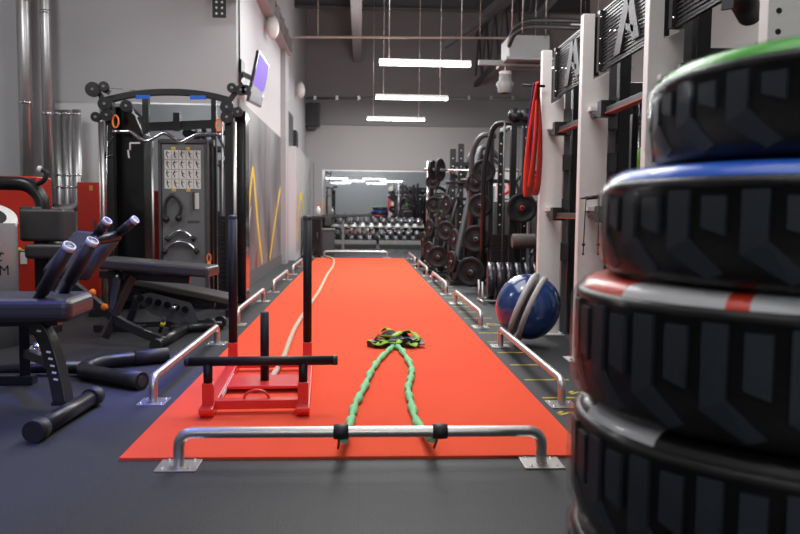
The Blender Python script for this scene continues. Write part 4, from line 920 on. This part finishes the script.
pendant(379,471,62.5,11.4,'nearest and longest looking pendant strip light'); pendant(375.5,448,97,14.4,'middle pendant strip light of three'); pendant(367,425,118.5,18.1,'farthest pendant strip light by the end wall')
for k, (x, y) in enumerate([(-1.6,-4.5),(.9,-4.5),(-.5,-8),(2.2,-8),(-1.5,-12),(1.2,-12)]):
    z = 3.3; t = thing('linear_pendant_light', ['first left','first right','second left','second right','third left','third right'][k]+' strip light behind the viewpoint, seen in the far mirror', 'ceiling light', (x, y, z), 'pendant linear lights')
    MB().bb(x-.75,x+.75,y-.04,y+.04,z,z+.05).build('housing', WHP, t); MB().bb(x-.74,x+.74,y-.038,y+.038,z-.035,z).build('diffuser', LED, t); MB().cyl((x-.6,y,z+.05),(x-.6,y,ZC),.006,6).build('suspension_wire', DUCT, t); MB().cyl((x+.6,y,z+.05),(x+.6,y,ZC),.006,6).build('suspension_wire', DUCT, t)
# out of frame pendants over the foreground (mirrored in the far glass)
for k, (x, y) in enumerate([(1.1, 8.3), (1.1, 5.2), (1.1, 2.0), (-3.2, 5.2), (-3.2, 2.0), (3.9, 8.3), (3.9, 11.4), (3.9, 5.2), (3.9, 14.4)]):
    z = 3.9; t = thing('linear_pendant_light', ['strip light over the turf short of the visible ones','strip light over the blue domes','strip light over the camera end of the turf','strip light over the left benches','strip light over the near left corner','strip light over the weight towers','strip light over the seated machines','strip light near the tyres side','strip light over the far seated machines'][k], 'ceiling light', (x, y, z), 'pendant linear lights')
    MB().bb(x-.75,x+.75,y-.04,y+.04,z,z+.05).build('housing', WHP, t); MB().bb(x-.74,x+.74,y-.038,y+.038,z-.035,z).build('diffuser', LED, t)
    MB().cyl((x-.6,y,z+.05),(x-.6,y,ZC),.006,6).cyl((x+.6,y,z+.05),(x+.6,y,ZC),.006,6).build('suspension_wire', DUCT, t)
# HVAC
p = at(524,45,12.2); t = thing('ceiling_cassette', 'light grey air handling box hung high on the right', 'air unit', p)
MB().bb(p.x-.24,p.x+.42,12.2,12.9,p.z-.2,p.z+.16).build('casing', HVACM, t, bevel=.01); MB().bb(p.x-.3,p.x+.48,12.1,13.0,p.z-.25,p.z-.2).build('fascia', HVACM, t, bevel=.004)
MB().bb(p.x-.1,p.x+.3,12.3,12.8,p.z-.26,p.z-.25).build('grille', SKIRT, t)
MB().cyl((p.x-.2,12.2,p.z+.2),(p.x-.2,12.2,ZC),.008,6).cyl((p.x+.35,12.2,p.z+.1),(p.x+.35,12.2,ZC),.008,6).build('hanger', DUCT, t)
m = MB()
for dz in (0,.09): m.tube(catmull([at(509,46,11.8)+Vector((0,0,dz*.3)), at(515,34,11.5)+Vector((0,0,dz)), at(530,27,11.2)+Vector((0,0,dz)), at(556,27,10.6)+Vector((0,0,dz)), at(585,28,10.2)+Vector((0,0,dz)), at(640,26,9.8)+Vector((0,0,dz))], 6), .035, 10)
for q in (at(530,27,11.2), at(585,28,10.2)): m.cyl(q, (q.x, q.y, ZC), .006, 6)
tag(m.build('insulated_pipe', RUB, loc=at(530,27,11.2)), 'pair of black insulated pipes running to the air handling box', 'pipe')
p = at(505,84,12.5); t = thing('clear_pendant', 'small clear cylindrical fitting hung below the air box', 'fitting', p)
MB().lathe([(.08,.15),(.1,.12),(.1,.06),(.15,0),(.12,-.06),(.12,-.12),(.08,-.15)], p, n=24).build('body', HVACM, t); MB().lathe([(0,.15),(.1,.15),(.1,.2),(0,.2)], p, n=20).cyl(p+Vector((0,0,.2)), (p.x,p.y,at(505,62,12.5).z), .01, 8).build('cap', WHP, t)
m = MB().bb(at(478,63,12.5).x, 4.5, 12.4, 12.5, at(478,64,12.5).z-.03, at(478,64,12.5).z+.05); tag(m.build('cable_tray', HVACM, loc=(3,12.4,3.5)), 'pale horizontal cable tray beneath the air handling box', 'cable tray')
m = MB().cyl((2.33, 11.0, 3.7), (2.33, 11.0, ZC), .008, 6)
tag(m.build('hanger_rod', DUCT, loc=(2.33,11,3.7)), 'thin hanger rod dropping from the roof at upper right', 'rod')
# ceiling steel diagonals upper right
m = MB(); m.beam((2.2, 13.5, 4.6), (4.6, 9.5, 6.3), .12, .12); m.beam((1.9, 17.5, 4.9), (4.4, 15, 6.3), .1, .1); m.beam((3.4,12,5.0),(5.4,10,5.2),.3,.25)
struct(m.build('trim_roof_brace', DGR))
# ================================================================== LEFT MACHINES AND BENCHES
# --- bench A: raised flat pad
ba = thing('incline_bench', 'adjustable black bench with long raised pad in front of the trainer', 'bench', (-1.9, 6.2, 0))
def slab(mb, a, b, wvec, th):    # pad between a and b, width vector, thickness down
    a, b, w = Vector(a), Vector(b), Vector(wvec); mb.add([a, b, b+w, a+w]+[v-Vector((0,0,th)) for v in (a, b, b+w, a+w)], [(0,1,2,3),(7,6,5,4),(0,4,5,1),(1,5,6,2),(2,6,7,3),(3,7,4,0)]); return mb
YA = 6.0
slab(MB(), at(95,258,YA), at(208,267.5,YA), (.03,.34,.0), .085).build('long_pad', PAD, ba, bevel=.022, seg=3)
MB().beam(at(100,274,YA+.17), at(190,280,YA+.17), .06, .06).build('pad_rail', BLK, ba, bevel=.004)
bp = [at(72,284,YA+.05), at(92,300,YA+.03), at(112,316,YA), at(132,328,YA-.05), at(163,341,YA-.15)]
MB().tube(catmull(bp, 5), .045, 4, sq=1.0).build('curved_spine', BLK, ba, bevel=.004)
a = fl(156,346,.04); b = fl(186,328,.04); MB().cyl((a.x,a.y,.045), (b.x,b.y,.045), .045, 20).build('front_foot', BLK, ba)
for e, f_ in ((a,b),(b,a)):
    d = (e-f_).normalized(); MB().cyl((e.x,e.y,.047), (e.x+d.x*.02,e.y+d.y*.02,.047), .047, 20).build('foot_cap', RUB, ba)
MB().beam(at(132,276,YA+.1), at(104,338,YA-.05), .055, .06).build('support_leg', BLK, ba, bevel=.004)
MB().beam(at(118,270,YA+.15), at(112,316,YA), .05, .05).build('ladder_post', BLK, ba, bevel=.004)
for px, py, lab in ((92.5,292.5,0),(104.5,307,0)):
    p = at(px, py, YA-.06); o = MB().lathe([(0,.02),(.022,.02),(.027,.01),(.027,-.01),(.02,-.02),(0,-.02)], p, (0,-1,0), 20).build('pull_pin_knob', ORG, ba)
p = at(163,322,YA-.2); o = MB().cyl(at(160,332,YA-.15), at(164,318,YA-.2), .016, 10).build('adjust_lever', BLK, ba); MB().cyl(at(162.2,326,YA-.18), at(163.2,322,YA-.19), .0175, 12).build('yellow_band', mat('yellow sticker', (.7,.6,.05), .4), o)
MB().beam(at(144,331.5,YA-.12), at(151,334,YA-.13), .004, .03).build('white_tag', PRINT, ba)
m = MB()
for k in range(5): m.cyl(at(117-k*.6,276+k*7,YA+.09), at(117-k*.6,276+k*7,YA+.11), .011, 10)
m.build('pin_hole', CHR, ba)
# --- bench B: declined pad with toothed ladder
YB_ = 6.75
bb_ = thing('decline_bench', 'black decline bench with toothed adjuster, pad sloping down to the right', 'bench', (-1.7, 6.9, 0))
slab(MB(), at(124,276,YB_), at(230,298,YB_), (.02,.33,0), .075).build('long_pad', PAD, bb_, bevel=.02, seg=3)
MB().beam(at(128,288,YB_+.15), at(215,305,YB_+.15), .05, .05).build('pad_rail', BLK, bb_, bevel=.004)
tl = MB(); pts2 = [(133,296),(150,293),(190,303),(198,318),(196,326),(180,326),(150,313)]
tl.prism([at(x,y_,YB_-.02) for x, y_ in pts2], (0,.02,0)); tlo = tl.build('toothed_ladder', DGR, bb_)
m = MB()
for k in range(6): p = at(140+k*9, 298+k*2.3, YB_-.04); m.cyl(p, p+Vector((0,.018,0)), .03, 12)
m.build('tooth_slot', BLKG, tlo)
p = at(174,308,YB_-.06); MB().sphere(p, .022).build('chrome_knob', CHR, bb_)
m = MB(); g = fl(205,328,.04); m.cyl((g.x-.28,g.y-.1,.045),(g.x+.12,g.y+.12,.045),.04,16); m.build('front_foot', BLK, bb_)
g = fl(219,322,.05); 
for px, py in ((209,324),(220,322)): g = fl(px,py,.06); MB().cyl((g.x,g.y-.03,.06),(g.x+.01,g.y+.03,.06),.055,24).build('transport_wheel', RUB, bb_)
m = MB(); a = at(140,292,YB_+.1); m.beam(a, (a.x-.1,a.y,.05), .06,.06); m.bb(a.x-.35,a.x+.1,a.y-.2,a.y-.14,0,.06); m.beam((a.x-.1,a.y-.1,.05),(g.x,g.y,.06),.06,.05); m.build('frame', BLK, bb_, bevel=.004)

# --- low V-shaped tube frame on the floor
vb = thing('tee_base', 'low black forked tube base lying on the floor by the left rail', 'machine base', (-1.6, 4.9, 0))
r = .048; z = .052
def fz(px, py): p = fl(px, py, z); return Vector((p.x, p.y, z))
ap = fz(78,371); e1 = fz(166,355); e2 = fz(141,381)
MB().tube(fillet([e1, fz(100,361.5), ap+Vector((0,.02,0)), fz(100,374.5), e2], .16, 8), r, 16).build('fork_tube', BLK, vb)
MB().tube([fz(82,368), fz(40,367), Vector((-2.35, fz(5,372).y, z))], r*.85, 14).build('stem_tube', BLK, vb)
for e, f_ in ((e1, fz(100,361.5)), (e2, fz(100,374.5))):
    d = (e-f_).normalized(); o = MB().cyl(e-d*.22, e+d*.01, r*1.12, 20).build('rubber_sleeve', RUB, vb); MB().cyl(e+d*.008, e+d*.014, r*.7, 16).build('end_plug', DGR, vb)

# --- near-left abdominal bench with four handles
ab = thing('glute_ham_bench', 'black bench machine with white tipped handles at near left', 'bench', (-1.9, 4.1, 0))
YN = 4.0
slab(MB(), at(-45,299,YN-.1), at(70,299,YN-.1), (-.02,.42,.0), .125).build('seat_pad', PAD, ab, bevel=.045, seg=4)
MB().beam(at(-40,322,YN+.1), at(60,320,YN+.1), .07, .05).build('seat_bracket', BLK, ab)
# column
cp = [at(14,318,YN+.1), at(33,320,YN+.1), at(47,338,YN+.08), at(57,370,YN+.05), at(64,404,YN)]
MB().tube(catmull(cp, 5), [.055]*21, 4, sq=1.0).build('curved_column', BLK, ab, bevel=.006)
m = MB()
P = catmull(cp, 5)
for k in (8, 12, 13, 14, 15, 16):
    p = P[k]+Vector((.012,-.068,.0)); MB().beam(p-Vector((.011,0,-.002)), p+Vector((.011,0,-.002)), .002, .01).build('white_lettering', PRINT, ab)
f0 = fl(34,432,.05); f1 = fl(95,396,.05)
MB().cyl((f0.x,f0.y,.052),(f1.x,f1.y,.052),.043,20).build('stabiliser_foot', BLK, ab)
for e, f_ in ((f0,f1),(f1,f0)):
    d = (e-f_).normalized(); MB().cyl((e.x-d.x*.07,e.y-d.y*.07,.052),(e.x+d.x*.01,e.y+d.y*.01,.052),.052,20).build('foot_cap', RUB, ab)
MB().beam(P[-1], (P[-1].x+.0,P[-1].y,.06), .08,.1).build('column_foot', BLK, ab)
def handle(p0, p1, r, lab=None):
    d = (p1-p0).normalized(); MB().cyl(p0, p1, r*.8, 16).build('handle_tube', BLK, ab); o = MB().cyl(p0+(p1-p0)*.35, p1-d*.03, r, 18).build('handle_grip', RUB, ab)
    MB().cyl(p1-d*.028, p1, r*.98, 20).build('white_end_cap', WHP, o)
handle(at(28,316,YN), at(70,245,YN-.15), .033); handle(at(58,304,YN+.2), at(93,240,YN+.1), .033)
handle(at(92,240,YN+.8), at(108,220,YN+.75), .03); handle(at(112,239,YN+.9), at(136,219,YN+.85), .028)
MB().tube([at(84,252,YN+.6), at(96,240,YN+.75), at(118,236,YN+.9)], .035, 12).build('handle_crossbar', BLK, ab)
MB().tube([at(28,310,YN), at(58,298,YN+.2), at(84,252,YN+.6)], .035, 12).build('link_tube', BLK, ab)
# sloped back pad
YP = 4.9
w_ = at(119,232,YP)-at(78,228,YP)
q0, q1_ = at(40,268,YP-.2), at(74,228,YP)
m = MB(); m.add([q0, q1_, q1_+w_+Vector((0,.1,0)), q0+w_+Vector((0,.1,0))]+[v+Vector((.0,.03,-.08)) for v in (q0, q1_, q1_+w_+Vector((0,.1,0)), q0+w_+Vector((0,.1,0)))], [(0,1,2,3),(7,6,5,4),(0,4,5,1),(1,5,6,2),(2,6,7,3),(3,7,4,0)])
m.build('sloping_pad', PAD, ab, bevel=.03, seg=4)
# rear leg
lg = fl(25,376,.05); MB().beam((lg.x,lg.y,.05), at(24,318,lg.y-.1), .06,.06).build('rear_leg', BLK, ab, bevel=.004); MB().bb(lg.x-.25,lg.x+.06,lg.y-.04,lg.y+.04,0,.06).build('rear_foot', BLK, ab, bevel=.006)
p = at(36,349,lg.y-.1); MB().sphere(p, .04).build('chrome_knob', CHR, ab)
MB().beam((lg.x,lg.y,.2), (P[12].x,P[12].y,.25), .05,.05).build('lower_link', BLK, ab)

# --- red selectorised machine at far left
rm = thing('red_machine', 'red shrouded weight machine with black arched tube at far left', 'gym machine', (-3.3, 7.3, 0))
a = at(-12,178,7.4); b = at(37,178,7.4)
MB().bb(a.x, b.x, 7.4, 7.75, .25, at(20,176,7.4).z).build('red_shroud', REDM, rm, bevel=.015)
MB().bb(a.x, b.x, 7.42, 7.73, 0, .25).build('plinth', SILV, rm)
MB().bb(a.x-.0, b.x-.01, 7.385, 7.4, at(20,178,7.4).z-.02, at(20,178,7.4).z).build('shroud_trim', DGR, rm)
MB().tube(fillet([at(-30,182,6.9), at(28,184,6.9), at(42,197,6.9), at(44,232,6.9)], .2, 8), .062, 16).build('arched_tube', BLK, rm)
MB().tube(fillet([at(38,184,6.85), at(45,180,6.8), at(47,172,6.8), at(42,170,6.8)], .04, 5), .022, 12).build('adjust_handle', RUB, rm); MB().cyl(at(38,169,6.8), at(41,169.5,6.8), .03, 14).build('white_knob', WHP, rm)
MB().box(at(48,225,6.5), (.36,.3,.27)).build('shoulder_pad', PAD, rm, bevel=.03, seg=4); MB().box(at(31,214,6.6), (.12,.2,.13)).build('pad_block', PAD, rm, bevel=.02)
MB().beam(at(44,240,6.6), (at(44,240,6.6).x, 6.6, .05), .12,.12).build('pad_post', BLK, rm); MB().bb(a.x, at(44,240,6.6).x+.1, 6.5, 6.7, 0,.06).bb(a.x+.5, a.x+.6, 6.6, 7.45, 0,.06).build('base_frame', BLK, rm)
MB().box(at(56,251,6.4), (.4,.3,.12)).build('seat', PAD, rm, bevel=.03, seg=3)
MB().cyl(at(19,250,6.9), at(32,252,6.9), .014,10).build('pin_rod', CHR, rm); MB().sphere(at(19,250,6.9), .024).build('yellow_knob', mat('yellow plastic', (.8,.5,.03), .4), rm)
MB().bb(at(20,250,7.38).x, at(26.5,250,7.38).x, 7.38, 7.385, at(20,264,7.38).z, at(20,251,7.38).z).build('paper_label', PRINT, rm)
# grey cylinder with lettering
gx = at(-11,240,6.0); gr = .2
gc = thing('silver_pedestal', 'silver rounded machine pedestal with black lettering at the left edge', 'machine', (gx.x, 6.0, 0))
zt = at(0,223,6.0).z
MB().lathe([(0,0),(gr,0),(gr,zt-.05),(gr*.99,zt)], (gx.x,6.0,0), n=48).build('drum', SILV, gc)
m = MB(); Mx = Matrix.Rotation(.5,3,'X')@Matrix.Rotation(.3,3,'Y'); n = 40; vs = []
for rr, dz in ((gr*1.0,-.03),(gr*1.03,0),(gr*1.0,.03),(gr*.62,.035)): vs += [Vector((gx.x,6.0,zt+.02))+Mx@Vector((rr*math.cos(2*PI*i/n), rr*math.sin(2*PI*i/n), dz)) for i in range(n)]
m.add(vs, [(k*n+i, k*n+(i+1)%n, (k+1)*n+(i+1)%n, (k+1)*n+i) for k in range(3) for i in range(n)], True); m.build('pale_rim', WHP, gc)
m = MB(); m.add([Vector((gx.x,6.0,zt+.02))+Mx@Vector((gr*.63*math.cos(2*PI*i/n), gr*.63*math.sin(2*PI*i/n), .03)) for i in range(n)], [tuple(range(n))]); m.build('dark_cap', RUB, gc)
def on_drum(zc, phi0):
    def M(co): a_ = phi0+co.x/gr; return Vector((gx.x+math.sin(a_)*(gr+.002), 6.0-math.cos(a_)*(gr+.002), zc+co.y))
    return M
text_mesh('st', .14, 'lettering', BLK, gc, on_drum(at(8,261,5.9).z, .62), .35)
text_mesh('GYM', .11, 'lettering', BLK, gc, on_drum(at(8,275,5.9).z, .58))
# red box modelled in place of the red machine's mirror reflection
a = at(76.5,182,9.3); b = at(99,182,9.3)
rc = thing('red_cabinet', 'plain glossy red cabinet standing between the ducts and the trainer', 'cabinet', ((a.x+b.x)/2, 9.4, 0))
MB().bb(a.x, b.x, 9.3, 9.55, 0, a.z).build('carcass', REDM, rc, bevel=.012); o = MB().bb(a.x+.015, b.x-.015, 9.285, 9.3, .06, a.z-.03).build('door', REDM, rc, bevel=.004); MB().bb(b.x-.06, b.x-.045, 9.25, 9.285, .8, .95).build('handle', DGR, o)
MB().bb(b.x-.11,b.x-.07,9.28,9.285,a.z-.1,a.z-.04).build('amber_label', CY2, o)

# ================================================================== LIGHT
def area(loc, rot, sx, sy, e, col=(1,1,1), name='ceiling_lamp'):
    l = bpy.data.lights.new(name, 'AREA'); l.shape = 'RECTANGLE'; l.size = sx; l.size_y = sy; l.energy = e; l.color = col
    o = bpy.data.objects.new(name, l); C.objects.link(o); o.location = loc; o.rotation_euler = rot; return o
def omni(loc, e, r=.35):  # unseen fill points, added to carry more light to walls and ceiling
    l = bpy.data.lights.new('globe', 'POINT'); l.energy = e; l.shadow_soft_size = r; o = bpy.data.objects.new('globe_lamp', l); C.objects.link(o); o.location = loc
area((.3, 1.2, 3.85), (0,0,0), 2.2, 2.6, 35)
area((0.2, 5.6, 3.85), (0,0,0), 2.4, 3.2, 105)
area((0.2, 9.8, 4.2), (0,0,0), 2.4, 3.0, 105)
area((0.4, 14.5, 4.3), (0,0,0), 3, 4, 120)
area((0.8, 19.5, 4.3), (0,0,0), 3, 3.5, 90)
omni((.4, 5.0, 3.7), 70); omni((.4, 10.5, 3.9), 80); omni((.6, 16.5, 3.9), 90); omni((-3.4, 5.8, 3.6), 90); omni((3.6, 9, 3.9), 70); omni((0, -9, 6), 450); omni((0, -16, 6), 450)
def spot(loc, target, e, ang, col, blend=.8, size=.3, name='coloured_spot'):
    l = bpy.data.lights.new(name, 'SPOT'); l.energy = e; l.spot_size = math.radians(ang); l.spot_blend = blend; l.color = col; l.shadow_soft_size = size
    o = bpy.data.objects.new(name, l); C.objects.link(o); o.location = loc; o.rotation_euler = (Vector(target)-Vector(loc)).to_track_quat('-Z','Y').to_euler(); return o
spot((-2.6, 1.2, 3.4), (-1.3, 4.6, 0), 170, 55, (.12,.16,1))
spot((-1.3, 5.6, 3.4), (-1.45, 4.75, 0), 650, 34, (.08,.12,1))
spot((-2.0, 3.0, 3.4), (-1.9, 3.2, 0), 330, 50, (.1,.14,1))
w = bpy.data.worlds.new('hall ambient'); bpy.context.scene.world = w; w.use_nodes = True
w.node_tree.nodes['Background'].inputs[0].default_value = (.5,.5,.52,1); w.node_tree.nodes['Background'].inputs[1].default_value = .2
sc = bpy.context.scene
sc.view_settings.view_transform = 'Standard'; sc.view_settings.look = 'None'; sc.view_settings.exposure = 0
# camera
cd = bpy.data.cameras.new('camera'); cam = bpy.data.objects.new('camera', cd); C.objects.link(cam)
cam.location = CAM; cam.rotation_euler = Matrix((rgt, upv, -fwd)).transposed().to_euler()
cd.sensor_width = 36; cd.lens = 36*F/800; cd.clip_start = .05; cd.clip_end = 100
cd.dof.use_dof = True; cd.dof.focus_distance = 4.7; cd.dof.aperture_fstop = 2.8
sc.camera = cam
sc.cycles.max_bounces = 8; sc.cycles.transparent_max_bounces = 12; sc.cycles.sample_clamp_indirect = 4; sc.cycles.caustics_reflective = False; sc.cycles.caustics_refractive = False
for o in list(C.objects):
    for k in ('_org', '_x'):
        if k in o: del o[k]
